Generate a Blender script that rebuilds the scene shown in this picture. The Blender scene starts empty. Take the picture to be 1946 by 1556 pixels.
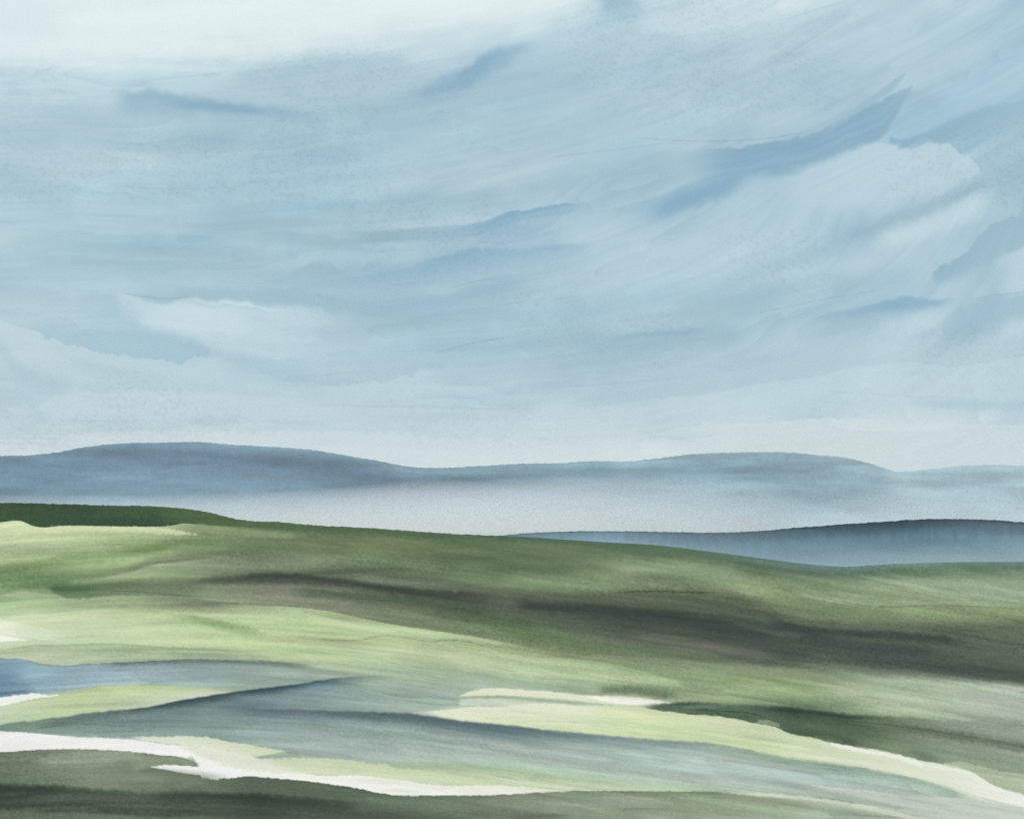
import bpy, math
import numpy as np

# ---------------------------------------------------------------- camera, world, sun, exposure
scene = bpy.context.scene
EYE = np.array([0.0, 0.0, 117.0])            # the valley floor is z = 0; the camera looks along +Y
FPX = 2087.0                                 # focal length in chart units (1946 across)
HORIZON = 975.0                              # chart row of the eye level
PITCH = math.atan((HORIZON - 778.0) / FPX)
cam_d = bpy.data.cameras.new('camera'); cam = bpy.data.objects.new('camera', cam_d)
scene.collection.objects.link(cam); scene.camera = cam
cam.location = EYE; cam.rotation_euler = (math.pi / 2 + PITCH, 0, 0)
cam_d.sensor_fit = 'HORIZONTAL'; cam_d.sensor_width = 36.0; cam_d.lens = 36.0 * FPX / 1946.0
cam_d.clip_start = 0.5; cam_d.clip_end = 80000

SUN_EL, SUN_AZ = math.radians(46), math.radians(205)      # azimuth clockwise from +Y: behind the camera, to the left
world = bpy.data.worlds.new('World'); scene.world = world; world.use_nodes = True
nt = world.node_tree; nt.nodes.clear()
sky_n = nt.nodes.new('ShaderNodeTexSky'); sky_n.sky_type = 'NISHITA'; sky_n.sun_disc = False
sky_n.sun_elevation = SUN_EL; sky_n.sun_rotation = SUN_AZ; sky_n.dust_density = 2.5; sky_n.air_density = 1.0
bg = nt.nodes.new('ShaderNodeBackground'); bg.inputs['Strength'].default_value = 0.09
out = nt.nodes.new('ShaderNodeOutputWorld')
nt.links.new(sky_n.outputs[0], bg.inputs['Color']); nt.links.new(bg.outputs[0], out.inputs['Surface'])
sun_d = bpy.data.lights.new('sun', 'SUN'); sun_d.energy = 2.8; sun_d.angle = math.radians(12); sun_d.color = (1.0, 0.955, 0.89)
sun = bpy.data.objects.new('sun', sun_d); scene.collection.objects.link(sun)
sun.rotation_euler = (math.pi / 2 - SUN_EL, 0, math.pi - SUN_AZ)
sun.location = (0, -200, 600)
scene.view_settings.view_transform = 'Standard'; scene.view_settings.look = 'None'
scene.view_settings.exposure = 0.0; scene.view_settings.gamma = 1.0; scene.view_settings.use_curve_mapping = False
scene.render.engine = 'CYCLES'
scene.cycles.use_denoising = False
scene.cycles.volume_bounces = 6
scene.cycles.max_bounces = 8
# ---------------------------------------------------------------- tuning of materials and air
SKY_GRAIN, LAND_GRAIN = .09, .15
LAND_LIGHT = 1.0                       # light falling on open ground, relative to white = 1
LAND_TINT = (1.02, 1.0, .97); HILL_TINT = (.89, .94, .925)
HILL_B = [[(92,118,132),(100,126,140),(68,92,106),(52,76,90),(36,54,64),(62,78,92),(72,90,102),(72,90,102)],
          [(128,154,168),(126,152,166),(102,130,144),(88,118,134),(84,112,128),(94,122,138),(106,134,146),(106,134,146)],
          [(150,168,174),(150,168,174),(140,160,164),(132,154,162),(134,156,162),(134,156,162),(134,156,162),(134,156,162)]]
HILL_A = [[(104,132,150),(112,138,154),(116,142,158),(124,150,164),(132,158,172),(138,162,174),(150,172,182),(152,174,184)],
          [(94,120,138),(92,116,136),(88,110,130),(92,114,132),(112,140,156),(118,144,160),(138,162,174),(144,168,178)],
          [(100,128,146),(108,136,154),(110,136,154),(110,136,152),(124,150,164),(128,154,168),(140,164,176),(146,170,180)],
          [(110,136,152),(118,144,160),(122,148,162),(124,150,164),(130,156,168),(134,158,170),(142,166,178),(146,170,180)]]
MIST_TOP = [(-500,918),(0,918),(300,912),(500,908),(700,905),(900,905),(1100,893),(1300,886),(1450,884),(1550,900),(1700,905),(1946,905),(2500,905)]
MIST_FRONT = [(-500,2100),(0,2100),(300,1950),(500,1900),(900,1800),(1200,2500),(1500,3000),(2500,3000)]
MIST_POW = 1.3
MIST_D, MIST_C = .0040, (.985, 1.0, 1.0)
MIST2_TOP = [(700,1010),(1200,1008),(1600,1004),(1946,1004),(2500,1010)]; MIST2_D = .0021
HAZE_D, HAZE_C = 2.6e-5, (.96, .99, 1.0)
# ---------------------------------------------------------------- pigment charts
# Colours of the land cover, painted shade and haze included, and of the clouds, laid down as soft washes between
# two edge curves.  Chart units: 1946 across, 1556 down.
def _hash(ix, iy, seed):
    h = (ix.astype(np.int64) * 374761393 + iy.astype(np.int64) * 668265263 + seed * 1442695041) & 0xffffffff
    h = ((h ^ (h >> 13)) * 1274126177) & 0xffffffff
    return ((h ^ (h >> 16)) & 0xffff) / 32767.5 - 1.0

def vnoise(x, y, seed=0):
    ix = np.floor(x); iy = np.floor(y)
    fx = x - ix; fy = y - iy
    fx = fx * fx * fx * (fx * (fx * 6 - 15) + 10); fy = fy * fy * fy * (fy * (fy * 6 - 15) + 10)
    a = _hash(ix, iy, seed); b = _hash(ix + 1, iy, seed)
    c = _hash(ix, iy + 1, seed); d = _hash(ix + 1, iy + 1, seed)
    return (a + (b - a) * fx) * (1 - fy) + (c + (d - c) * fx) * fy

def fbm(x, y, seed=0, octv=4):
    s = 0; a = 0.5; x = np.asarray(x, float); y = np.asarray(y, float)
    for k in range(octv):
        s = s + a * vnoise(x, y, seed + 17 * k)
        x = x * 2.03 + 5.1; y = y * 2.03 + 1.7; a *= 0.5
    return s

def curve(pts, x):
    """smooth monotone-ish interpolation (Catmull-Rom tangents, limited) through pts"""
    p = np.array(pts, float); X = p[:, 0]; Y = p[:, 1]
    if len(X) < 3: return np.interp(x, X, Y)
    d = np.diff(Y) / np.diff(X)
    m = np.concatenate([[d[0]], (d[1:] * np.diff(X)[:-1] + d[:-1] * np.diff(X)[1:]) / (X[2:] - X[:-2]), [d[-1]]])
    xc = np.clip(x, X[0], X[-1])
    i = np.clip(np.searchsorted(X, xc, side='right') - 1, 0, len(X) - 2)
    h = X[i + 1] - X[i]; t = (xc - X[i]) / h
    return ((2*t**3 - 3*t**2 + 1) * Y[i] + (t**3 - 2*t**2 + t) * h * m[i] + (-2*t**3 + 3*t**2) * Y[i + 1] + (t**3 - t**2) * h * m[i + 1])

def sstep(a, b, x):
    t = np.clip((x - a) / (b - a + 1e-9), 0, 1)
    return t * t * (3 - 2 * t)

def gridcol(xs, ys, tab, x, y):
    """bicubic-ish smooth look-up in a table of colours"""
    tab = np.array(tab, float); xs = np.array(xs, float); ys = np.array(ys, float)
    def loc(v, A):
        v = np.clip(v, A[0], A[-1]); i = np.clip(np.searchsorted(A, v, side='right') - 1, 0, len(A) - 2)
        t = (v - A[i]) / (A[i + 1] - A[i]); return i, t * t * (3 - 2 * t) * .6 + t * .4
    i, u = loc(x, xs); j, v = loc(y, ys)
    u = u[..., None]; v = v[..., None]
    return (tab[j, i] * (1 - u) + tab[j, i + 1] * u) * (1 - v) + (tab[j + 1, i] * (1 - u) + tab[j + 1, i + 1] * u) * v

def wash(C, x, y, cols, top, bot, st=2, sb=2, a=1.0, fl=0, fr=0, wob=0.0, wl=9.0, streak=0.0, rt=0.0, rb=0.0, mult=False, seed=1, gam=1.0):
    """lay one wash over C.  cols: (r,g,b) or [(x,(top rgb),(bottom rgb)),...]; st/sb: softness of the
    top and bottom edge; fl/fr: length of the fade at the left/right end; rt/rb: pigment line at an edge"""
    x0 = max(top[0][0], bot[0][0]); x1 = min(top[-1][0], bot[-1][0])
    m = (x >= x0) & (x <= x1)
    if not m.any(): return
    ys = y[m]; xs = x[m]
    lo = min(p[1] for p in top) - 3 * st - 40; hi = max(p[1] for p in bot) + 3 * sb + 40
    k = (ys > lo) & (ys < hi)
    if not k.any(): return
    idx = np.flatnonzero(m.ravel())[k]; xs = xs[k]; ys = ys[k]
    T = curve(top, xs); B = curve(bot, xs)
    if wob:
        w = fbm(xs / wl, ys / (wl * 1.6), seed + 5, 3)
        T = T + wob * w; B = B + wob * fbm(xs / wl + 31, ys / (wl * 1.6), seed + 9, 3)
    dt = ys - T; db = B - ys
    cov = sstep(-st * .5, st * .5, dt) * sstep(-sb * .5, sb * .5, db)
    if fl: cov = cov * sstep(x0, x0 + fl, xs)
    if fr: cov = cov * (1 - sstep(x1 - fr, x1, xs))
    if streak:
        cov = cov * np.clip(1 + streak * (fbm(xs / 150., (ys - .5 * (T + B)) / 7., seed + 3, 4) * 1.6 - .15), 0, 1.25)
    cov = np.clip(cov * a, 0, 1)[:, None]
    if isinstance(cols, tuple): col = np.array(cols, float)[None, :] * np.ones((len(xs), 1))
    else:
        X = [c[0] for c in cols]; v = np.clip(dt / np.maximum(B - T, 1), 0, 1)[:, None] ** gam
        ct = np.stack([np.interp(xs, X, [c[1][q] for c in cols]) for q in range(3)], 1)
        cb = np.stack([np.interp(xs, X, [c[2][q] for c in cols]) for q in range(3)], 1)
        col = ct * (1 - v) + cb * v
    if rt: col = col * (1 - rt * np.exp(-np.maximum(dt, 0) / 1.6) * (dt > -1))[:, None]
    if rb: col = col * (1 - rb * np.exp(-np.maximum(db, 0) / 1.6) * (db > -1))[:, None]
    F = C.reshape(-1, 3)
    F[idx] = F[idx] * (1 - cov) + (F[idx] * col / 255. if mult else col) * cov

def brush(C, x, y, col, path, w, a=1.0, soft=1.0, fl=60, fr=60, ho=0.0, **kw):
    """one stroke of thickness w along path; ho in -1..1 hardens the top (-1) or the bottom (1) edge"""
    top = [(p[0], p[1] - w * .5) for p in path]; bot = [(p[0], p[1] + w * .5) for p in path]
    s = w * soft
    wash(C, x, y, col, top, bot, st=max(1.5, s * (1 - max(0, -ho))), sb=max(1.5, s * (1 - max(0, ho))), a=a, fl=fl, fr=fr, **kw)

def line(C, x, y, path, k=.12, w=2.2, fl=30, fr=30, wob=1.5, seed=4):
    """a fine dried pigment line"""
    v = int(255 * (1 - k))
    wash(C, x, y, (v, v, v), [(p[0], p[1] - w * .5) for p in path], [(p[0], p[1] + w * .5) for p in path], st=1.4, sb=1.4, fl=fl, fr=fr, wob=wob, wl=6, mult=True, seed=seed)

def layers(C, x, y, sx, sy, n, amp, seed, rim=.5, ch=(1, 1, 1)):
    """overlapping washes: each ends in a dried edge on one side and melts away on the other"""
    f = fbm(x / sx, y / sy, seed, 3) * n
    fr = f - np.floor(f)
    v = np.where(fr < .94, fr / .94, (1 - fr) / .06)
    m = sstep(-.12, .42, fbm(x / (sx * .7) + 9, y / (sy * 1.6), seed + 50, 3))
    e = np.exp(-((fr - .95) / .03) ** 2)
    C *= (1 - amp * m * (v ** 1.6 - .3) - amp * rim * m * e)[..., None] ** np.array(ch, float)

# ---- sky chart
SX = [0, 200, 450, 700, 950, 1200, 1450, 1700, 1946]
SY = [0, 80, 160, 240, 340, 440, 520, 600, 680, 760, 820, 860, 910]
ST = [
 [(213,229,232),(224,238,240),(228,240,241),(226,238,238),(222,234,234),(182,208,218),(205,224,230),(188,212,221),(180,206,218)],
 [(220,235,238),(226,239,240),(221,235,236),(213,229,232),(190,213,222),(185,209,219),(184,209,218),(183,208,219),(173,201,215)],
 [(196,217,224),(192,214,222),(185,209,218),(177,203,214),(172,198,212),(177,203,215),(179,204,215),(177,203,215),(172,200,214)],
 [(180,205,216),(176,203,214),(167,196,210),(172,200,212),(173,201,213),(176,203,215),(178,204,215),(165,194,210),(165,195,210)],
 [(178,205,216),(183,209,218),(176,203,214),(174,201,213),(178,203,214),(172,200,212),(172,200,213),(188,211,221),(172,200,212)],
 [(180,206,216),(174,202,213),(169,198,210),(168,197,210),(172,200,213),(179,205,217),(178,204,216),(181,206,217),(170,198,211)],
 [(176,203,214),(172,201,212),(169,197,210),(166,195,209),(168,197,211),(181,207,218),(184,208,219),(182,207,218),(170,198,211)],
 [(180,206,216),(182,207,217),(176,203,214),(166,195,208),(168,197,210),(175,202,213),(170,198,210),(170,199,212),(182,207,217)],
 [(178,204,214),(174,202,214),(182,207,218),(182,207,217),(176,203,214),(170,198,210),(178,204,215),(184,208,218),(184,208,217)],
 [(184,206,215),(190,211,219),(184,207,217),(185,208,218),(185,208,217),(184,206,216),(192,213,221),(194,215,222),(186,208,218)],
 [(192,211,218),(195,213,219),(198,215,221),(203,219,225),(202,218,224),(202,218,223),(206,221,225),(210,223,226),(204,220,225)],
 [(205,220,225),(208,222,227),(211,224,228),(214,226,229),(214,226,227),(212,224,225),(207,220,221),(209,222,223),(211,223,225)],
 [(212,223,228),(212,224,229),(214,226,230),(214,226,229),(214,226,226),(212,224,224),(208,221,222),(209,222,223),(211,223,225)],
]
DK = (142, 176, 199); DB = (134, 168, 197); MD = (157, 187, 204); PL = (200, 220, 228); PW = (214, 228, 232); GR = (150, 180, 192)

def paint_sky(x, y):
    x = np.asarray(x, float); y = np.asarray(y, float)
    wx = x + 26 * fbm(x / 190., y / 90., 3, 3); wy = y + 16 * fbm(x / 210., y / 70., 8, 4)
    C = gridcol(SX, SY, ST, wx, wy)
    # flow of the brushwork: nearly level at the left and low down, sweeping up to the right
    u = np.clip(x - 350, 0, 2400); flow = y + .00016 * u ** 2 * np.clip((930 - y) / 500, .06, 1.15) + 14 * fbm(x / 260., y / 120., 29, 2)
    C = C * (1 - .004 + .042 * fbm(x / 330., flow / 34., 21, 4) + .028 * fbm(x / 140., flow / 60., 25, 4) + .014 * fbm(x / 260., flow / 7., 27, 3))[..., None] ** np.array([1.35, 1.0, .68])
    cool = np.clip(fbm(x / 300., flow / 46., 33, 3) + .05, 0, 1)[..., None]
    C = C * (1 + cool * np.array([-.060, -.018, .004]))
    layers(C, x, flow, 420., 80., 3.0, .034, 35, .35, (1.4, 1, .65)); layers(C, x, flow, 260., 46., 2.5, .030, 36, .3, (1.4, 1, .65))
    bloom = fbm(x / 95. + .8 * fbm(x / 40., y / 40., 38, 2), flow / 55., 37, 3); C *= (1 + .016 * sstep(-.02, .30, bloom) - .006)[..., None]
    B = lambda *a, **k: brush(C, x, y, *a, **k)
    W = lambda *a, **k: wash(C, x, y, *a, **k)
    L = lambda *a, **k: line(C, x, y, *a, **k)
    # white cloud bank, upper left
    W((227,240,241), [(-700,-500),(1150,-500)], [(-700,150),(0,125),(120,128),(240,120),(360,108),(480,88),(620,78),(760,56),(900,40),(1020,26),(1120,4),(1150,-10)], sb=110, fr=60, a=.75, wob=22, wl=50, seed=11)
    B((214,230,233), [(0,40),(80,46),(170,36)], 70, a=.6, fl=1, fr=90)
    # upper left grey-blue stroke
    W([(180,MD,MD),(330,(141,174,196),(168,197,210)),(430,(135,168,196),(165,194,208)),(640,MD,MD)], [(205,182),(240,178),(280,170),(340,182),(420,192),(500,204),(580,216),(660,226)], [(205,210),(260,222),(340,226),(420,226),(500,228),(580,238),(660,240)], st=20, sb=30, a=.85, fl=50, fr=120, wob=10, wl=26, seed=12)
    B((135,166,195), [(300,196),(380,202),(450,208),(520,216)], 12, a=.55, soft=1.2, fl=60, fr=60)
    B(MD, [(0,262),(60,270),(140,262)], 30, a=.35, fl=1); B(MD, [(0,330),(40,350),(90,372),(160,380)], 50, a=.3, fl=1)
    B((170,198,211), [(430,150),(500,142),(580,136),(700,120),(800,108)], 36, a=.55, wob=12, wl=30)
    B((205,222,228), [(560,96),(680,88),(820,76),(960,48)], 34, a=.5, wob=12, wl=40)
    # centre top dark stroke
    W([(780,MD,MD),(880,(135,168,196),(145,177,200)),(920,(133,164,198),(147,180,201)),(1010,(155,186,204),(168,197,210))], [(740,182),(800,170),(850,150),(890,126),(930,100),(980,86),(1040,78)], [(740,196),(800,192),(850,178),(900,164),(950,134),(990,112),(1040,96)], st=26, sb=30, a=.85, fl=70, fr=60, wob=14, wl=24, seed=13)
    B((147,180,198), [(740,190),(830,176),(900,160)], 34, a=.35)
    B(MD, [(650,226),(720,214),(800,196)], 36, a=.4)
    B((155,186,203), [(1130,22),(1170,8),(1230,-8)], 44, a=.7, fl=30, wob=10, wl=20); B((157,187,205), [(1250,20),(1300,6),(1340,-8)], 30, a=.6)
    B((206,223,229), [(1270,88),(1400,64),(1540,30)], 34, a=.45)
    W(PW, [(1190,-300),(1610,-300)], [(1190,60),(1300,66),(1400,50),(1470,40),(1560,14),(1610,0)], sb=14, a=.5, fl=60, fr=90, wob=5, wl=22)
    L([(1480,42),(1540,22),(1620,0)], k=.05)
    B((168,196,208), [(1300,180),(1400,146),(1500,112),(1580,96)], 26, a=.5, wob=8); B((168,196,209), [(1300,200),(1380,180),(1480,158),(1600,150)], 40, a=.4, wob=8)
    B(MD, [(1870,30),(1946,0),(2000,-20)], 40, a=.5, fr=1); B((196,217,225), [(1640,180),(1760,130),(1900,70)], 50, a=.35)
    B((190,213,221), [(1400,240),(1480,226),(1570,210)], 34, a=.45)
    B((153,184,202), [(1440,276),(1520,262),(1590,238),(1650,206)], 30, a=.55, fl=50, fr=40)
    B((155,186,204), [(1290,330),(1400,330),(1500,326),(1600,300)], 60, a=.4, fl=80, fr=60)
    # --- big dark wing, right
    W([(1290,(155,186,204),(153,185,205)),(1400,(137,170,194),(135,168,196)),(1500,(137,170,192),(141,174,199)),(1640,(141,174,197),(137,170,197)),(1735,(147,180,201),(143,176,198))],
      [(1290,290),(1345,282),(1400,282),(1450,272),(1500,266),(1550,252),(1600,228),(1640,208),(1680,188),(1715,172),(1734,163)],
      [(1290,350),(1345,352),(1400,338),(1450,330),(1500,322),(1550,308),(1600,290),(1640,274),(1672,262),(1690,240),(1716,196),(1734,165)], st=7, sb=13, a=.88, fl=90, wob=6, wl=18, streak=.3, seed=14)
    W((155,186,203), [(1560,256),(1620,212),(1660,180),(1700,152),(1721,140)], [(1560,262),(1620,222),(1660,196),(1700,168),(1721,141)], st=3, sb=3, a=.75, fl=30, wob=4, wl=12)
    B((131,164,191), [(1360,300),(1430,292),(1510,282),(1590,272)], 20, a=.5); B((133,164,194), [(1610,264),(1660,250),(1690,232)], 26, a=.4)
    B((135,167,196), [(1540,322),(1480,330),(1420,336)][::-1], 10, a=.55)
    B((188,212,222), [(1370,268),(1290,272),(1200,276)][::-1], 26, a=.45); L([(1200,262),(1300,268),(1400,268),(1470,262),(1540,250)], k=.07)
    B((137,170,198), [(1210,404),(1260,392),(1310,376),(1380,352),(1440,334)], 38, a=.9, soft=.9, wob=8, wl=24, seed=15); B((135,168,199), [(1250,396),(1310,382),(1370,364)], 22, a=.6)
    B((178,204,217), [(1370,372),(1450,356),(1560,340)], 26, a=.5)
    W([(1690,(137,170,195),(141,174,198)),(1820,(145,178,200),(151,183,202)),(1946,(153,184,203),(166,195,208))], [(1686,264),(1715,264),(1750,256),(1800,236),(1850,212),(1900,200),(1946,186),(2060,160)], [(1686,268),(1715,282),(1750,272),(1800,272),(1850,262),(1900,250),(1946,240),(2060,220)], st=10, sb=20, a=.8, fl=8, fr=40, wob=7, wl=18, seed=16)
    B((153,184,206), [(1710,216),(1760,196),(1800,182)], 36, a=.55); B((180,206,218), [(1760,236),(1820,212),(1900,178)], 18, a=.35)
    # pale rounded cloud under the wing
    W([(1500,(186,210,220),(184,209,219)),(1700,(194,215,224),(190,213,222)),(1880,(192,214,222),(186,210,220))], [(1450,352),(1530,326),(1600,302),(1660,276),(1720,282),(1790,272),(1830,292),(1862,322),(1880,360)], [(1450,372),(1530,392),(1600,402),(1660,398),(1720,384),(1790,362),(1830,350),(1862,338),(1880,364)], st=7, sb=40, a=.85, fl=80, fr=20, wob=8, wl=22, seed=17)
    B(MD, [(1840,300),(1880,330),(1946,330),(2000,320)], 70, a=.5)
    # long diagonal grey stroke
    B((147,178,194), [(1560,474),(1640,440),(1720,416),(1790,388),(1850,356),(1900,336)], 24, a=.85, soft=1.3, fl=80, fr=50, wob=6, wl=20, streak=.3, seed=18)
    B((165,193,206), [(1340,560),(1440,520),(1560,480),(1640,456)], 26, a=.4)
    B((202,221,228), [(1640,470),(1740,438),(1830,404),(1910,372)], 40, a=.7, wob=8); B((196,216,225), [(1480,560),(1600,520),(1700,492)], 44, a=.4)
    # right edge rock-like cloud
    W([(1760,(143,176,201),(153,185,204)),(1880,(153,183,200),(157,187,204)),(1990,(155,185,202),(166,195,209))], [(1765,520),(1790,506),(1830,484),(1860,450),(1890,426),(1946,414),(2060,400)], [(1765,528),(1790,540),(1830,524),(1860,508),(1890,494),(1946,466),(2060,430)], st=5, sb=24, a=.9, fl=16, fr=40, wob=9, wl=16, seed=19)
    W(PL, [(1880,500),(1946,470),(2060,440)], [(1880,570),(1946,560),(2060,540)], st=8, sb=50, a=.6, fl=50, fr=90)
    W((153,184,204), [(1786,620),(1810,596),(1850,572),(1946,556),(2060,550)], [(1786,640),(1810,648),(1850,640),(1946,602),(2060,580)], st=16, sb=34, a=.6, fl=8, fr=60, wob=10, wl=18)
    B(PL, [(1880,650),(1946,625),(2060,600)], 36, a=.6, wob=10, wl=14, fr=70); L([(1830,572),(1900,560),(1990,552)], k=.05)
    # centre strokes
    B((153,184,198), [(370,440),(450,430),(560,424),(640,424)], 16, a=.55, streak=.5); B((150,182,196), [(460,446),(560,452),(650,462),(720,470)], 24, a=.5, streak=.5, wob=5)
    B((155,186,199), [(700,392),(800,384),(900,374),(980,358)], 32, a=.5, streak=.4); B(MD, [(960,372),(1060,352),(1180,332),(1300,322)], 34, a=.45, wob=8)
    W([(700,GR,GR),(850,(155,186,202),(153,184,202)),(940,DB,(145,178,202)),(1060,DB,(147,180,204)),(1110,MD,MD)], [(640,442),(720,440),(800,434),(880,428),(925,420),(960,406),(1020,396),(1070,388),(1120,384)], [(640,468),(720,462),(800,458),(880,456),(925,444),(980,424),(1020,416),(1070,408),(1120,396)], st=3, sb=16, a=.85, fl=80, fr=40, wob=3, wl=14, streak=.35, seed=20)
    W((190,212,220), [(700,424),(800,420),(880,412),(935,410)], [(700,438),(800,432),(880,426),(935,416)], st=10, sb=3, a=.5, fl=80)
    B((147,179,203), [(890,446),(960,436),(1060,424)], 32, a=.5); B(MD, [(860,402),(940,390),(1020,380)], 12, a=.5)
    W([(640,(153,184,205),(157,188,206)),(850,(141,174,200),(155,186,206)),(1110,(147,180,204),(159,190,208))], [(620,536),(700,522),(780,506),(860,480),(900,474),(960,474),(1040,472),(1110,462),(1140,458)], [(620,552),(700,542),(780,534),(860,520),(900,512),(960,498),(1040,488),(1110,480),(1140,466)], st=10, sb=40, a=.9, fl=90, fr=40, wob=5, wl=20, streak=.25, seed=22)
    B((137,170,199), [(780,512),(850,494),(930,478)], 14, a=.55); B((139,172,202), [(1000,474),(1060,470),(1112,464)], 10, a=.6)
    B((184,209,219), [(700,496),(780,486),(860,468)], 20, a=.5); B((180,206,218), [(920,512),(1000,500),(1100,480)], 26, a=.45, wob=8)
    L([(850,548),(910,534),(960,524)], k=.09); B((155,186,205), [(840,560),(920,546),(1000,522)], 22, a=.5)
    B((153,184,202), [(650,582),(730,590),(820,576),(940,548),(1020,536)], 24, a=.6, streak=.4, wob=6); B((151,182,204), [(700,590),(760,586),(800,578)], 8, a=.5)
    B((190,213,222), [(1120,540),(1200,500),(1340,470),(1450,440)], 60, a=.4, wob=12); B((192,214,223), [(1040,456),(1120,436),(1220,420)], 46, a=.45, wob=14, wl=24)
    L([(812,676),(900,652),(980,638)], k=.07); B(MD, [(980,662),(1100,640),(1200,624)], 30, a=.35)
    B((141,174,200), [(1150,648),(1210,638),(1300,632),(1360,628)], 10, a=.75, fl=50, fr=50, wob=3); B((153,184,200), [(1080,668),(1160,656),(1260,648),(1350,644),(1440,632)], 34, a=.65, wob=6)
    B((159,189,205), [(1260,590),(1350,574),(1480,560),(1640,520)], 34, a=.5, streak=.3); B((157,187,204), [(1160,616),(1240,600),(1340,590)], 14, a=.4)
    B((153,184,202), [(1550,570),(1640,540),(1760,520)], 40, a=.45)
    W([(1540,MD,MD),(1680,(141,174,201),(145,178,202)),(1790,(143,176,201),MD)], [(1535,604),(1600,592),(1660,578),(1720,564),(1780,570),(1830,564)], [(1535,608),(1600,608),(1660,600),(1720,594),(1780,584),(1830,572)], st=8, sb=18, a=.9, fl=20, fr=50, wob=5, wl=20, seed=23)
    B((135,168,198), [(1640,588),(1700,580),(1760,574)], 10, a=.5); B((159,189,205), [(1540,622),(1640,612),(1740,600)], 24, a=.5)
    B((198,218,225), [(1640,630),(1740,616),(1830,594)], 34, a=.6, wob=6)
    B((149,181,203), [(700,540),(850,512),(1000,494),(1130,476)], 46, a=.5, fl=120, fr=90, wob=8, wl=26); B((155,185,203), [(560,596),(700,604),(860,590),(1000,560)], 40, a=.4, fl=120, fr=120)
    # left pale cloud
    W([(220,(190,213,221),(186,210,219)),(360,(206,224,230),(204,222,229)),(520,(202,221,228),(192,214,222)),(760,(182,207,217),(184,209,219))], [(212,566),(226,552),(250,560),(300,568),(360,566),(440,570),(520,582),(600,590),(700,600),(800,620)], [(212,570),(232,596),(270,620),(320,636),(380,650),(440,662),(520,680),(600,690),(700,680),(800,650)], st=12, sb=44, a=.75, fl=20, fr=300, wob=16, wl=40, streak=.3, seed=24)
    B((157,187,203), [(300,556),(420,558),(540,566),(640,578),(720,592)], 20, a=.55, ho=.6, wob=4); L([(212,553),(260,562),(310,568),(380,562)], k=.08)
    W((208,225,230), [(250,598),(330,588),(420,584),(500,594)], [(250,610),(330,628),(420,632),(500,626)], st=24, sb=24, a=.6, fl=40, fr=60)
    # left mid blue between clouds
    W([(60,(174,202,213),(170,199,212)),(300,(166,196,210),(166,196,211)),(400,MD,(168,198,213))], [(50,612),(120,626),(200,630),(280,628),(330,640),(380,654),(410,664)], [(50,624),(100,650),(170,672),(240,680),(300,686),(350,692),(385,690),(410,668)], st=22, sb=3, a=.85, fl=40, fr=20, wob=6, wl=14, seed=25)
    # pale cumulus edge, lower left
    W([(0,(200,217,223),(196,214,221)),(150,(198,217,223),(192,212,219)),(420,(192,213,221),(188,210,219)),(800,(194,215,223),(194,214,222))], [(-300,590),(0,612),(50,626),(90,642),(150,662),(200,674),(260,678),(340,688),(400,682),(480,702),(560,728),(640,730),(720,726),(800,706),(880,690)], [(-300,700),(0,706),(60,716),(160,734),(260,750),(400,764),(520,772),(640,776),(800,780),(880,776)], st=4, sb=46, a=.75, fl=1, fr=110, wob=11, wl=15, seed=26)
    B((178,203,213), [(110,680),(180,700),(260,716),(330,716)], 24, a=.5, ho=-.7); B((172,199,210), [(-100,650),(0,660),(30,700),(90,730),(160,746)], 34, a=.55, fl=1, wob=8)
    B((166,196,209), [(400,690),(480,700),(560,716),(640,722)], 36, a=.5); B((170,199,211), [(650,700),(760,680),(840,660)], 40, a=.4)
    W([(70,(200,218,225),(204,220,225)),(300,(202,219,225),(202,218,222)),(700,(198,215,222),(204,219,224))], [(72,776),(86,764),(120,748),(200,744),(300,742),(450,752),(600,760),(800,772)], [(72,786),(100,796),(160,794),(250,792),(400,792),(600,800),(800,812)], st=12, sb=20, a=.6, fl=10, fr=200, wob=6, wl=20, seed=27)
    B((176,203,213), [(50,776),(80,790),(110,796)], 16, a=.5, fl=20, fr=30)
    # lower washes
    W([(1170,(180,204,215),(178,202,213)),(1450,(172,200,212),(180,204,214)),(1650,(184,206,214),(184,206,214)),(1946,(184,206,216),(190,210,218))], [(1150,720),(1250,704),(1380,690),(1500,672),(1640,668),(1760,672),(1880,660),(1946,640),(2060,620)], [(1150,770),(1230,758),(1350,746),(1440,728),(1540,716),(1640,694),(1720,688),(1830,694),(1946,674),(2060,660)], st=40, sb=4, a=.6, fl=70, fr=30, wob=7, wl=15, rb=.02, seed=28)
    W([(1200,(196,216,222),(196,216,223)),(1946,(200,219,226),(192,213,221))], [(1200,764),(1350,748),(1440,730),(1540,718),(1640,696),(1720,690),(1830,696),(1946,676),(2060,660)], [(1200,800),(1350,796),(1500,790),(1700,780),(1946,760),(2060,755)], st=5, sb=34, a=.55, fl=90, fr=40, wob=7, wl=15, seed=28)
    B((174,201,213), [(1700,766),(1800,768),(1900,772),(1990,776)], 16, a=.7, fl=100, fr=1, wob=3)
    B((180,204,213), [(1050,740),(1150,728),(1260,716)], 26, a=.35)
    W([(600,(190,210,219),(196,214,221)),(1000,(192,211,219),(198,215,221)),(1300,(194,212,219),(200,216,222))], [(560,772),(700,766),(850,776),(1000,778),(1150,776),(1300,770)], [(560,812),(700,816),(850,826),(1000,824),(1150,816),(1300,800)], st=14, sb=9, a=.5, fl=120, fr=120, wob=5, wl=18, streak=.3)
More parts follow.
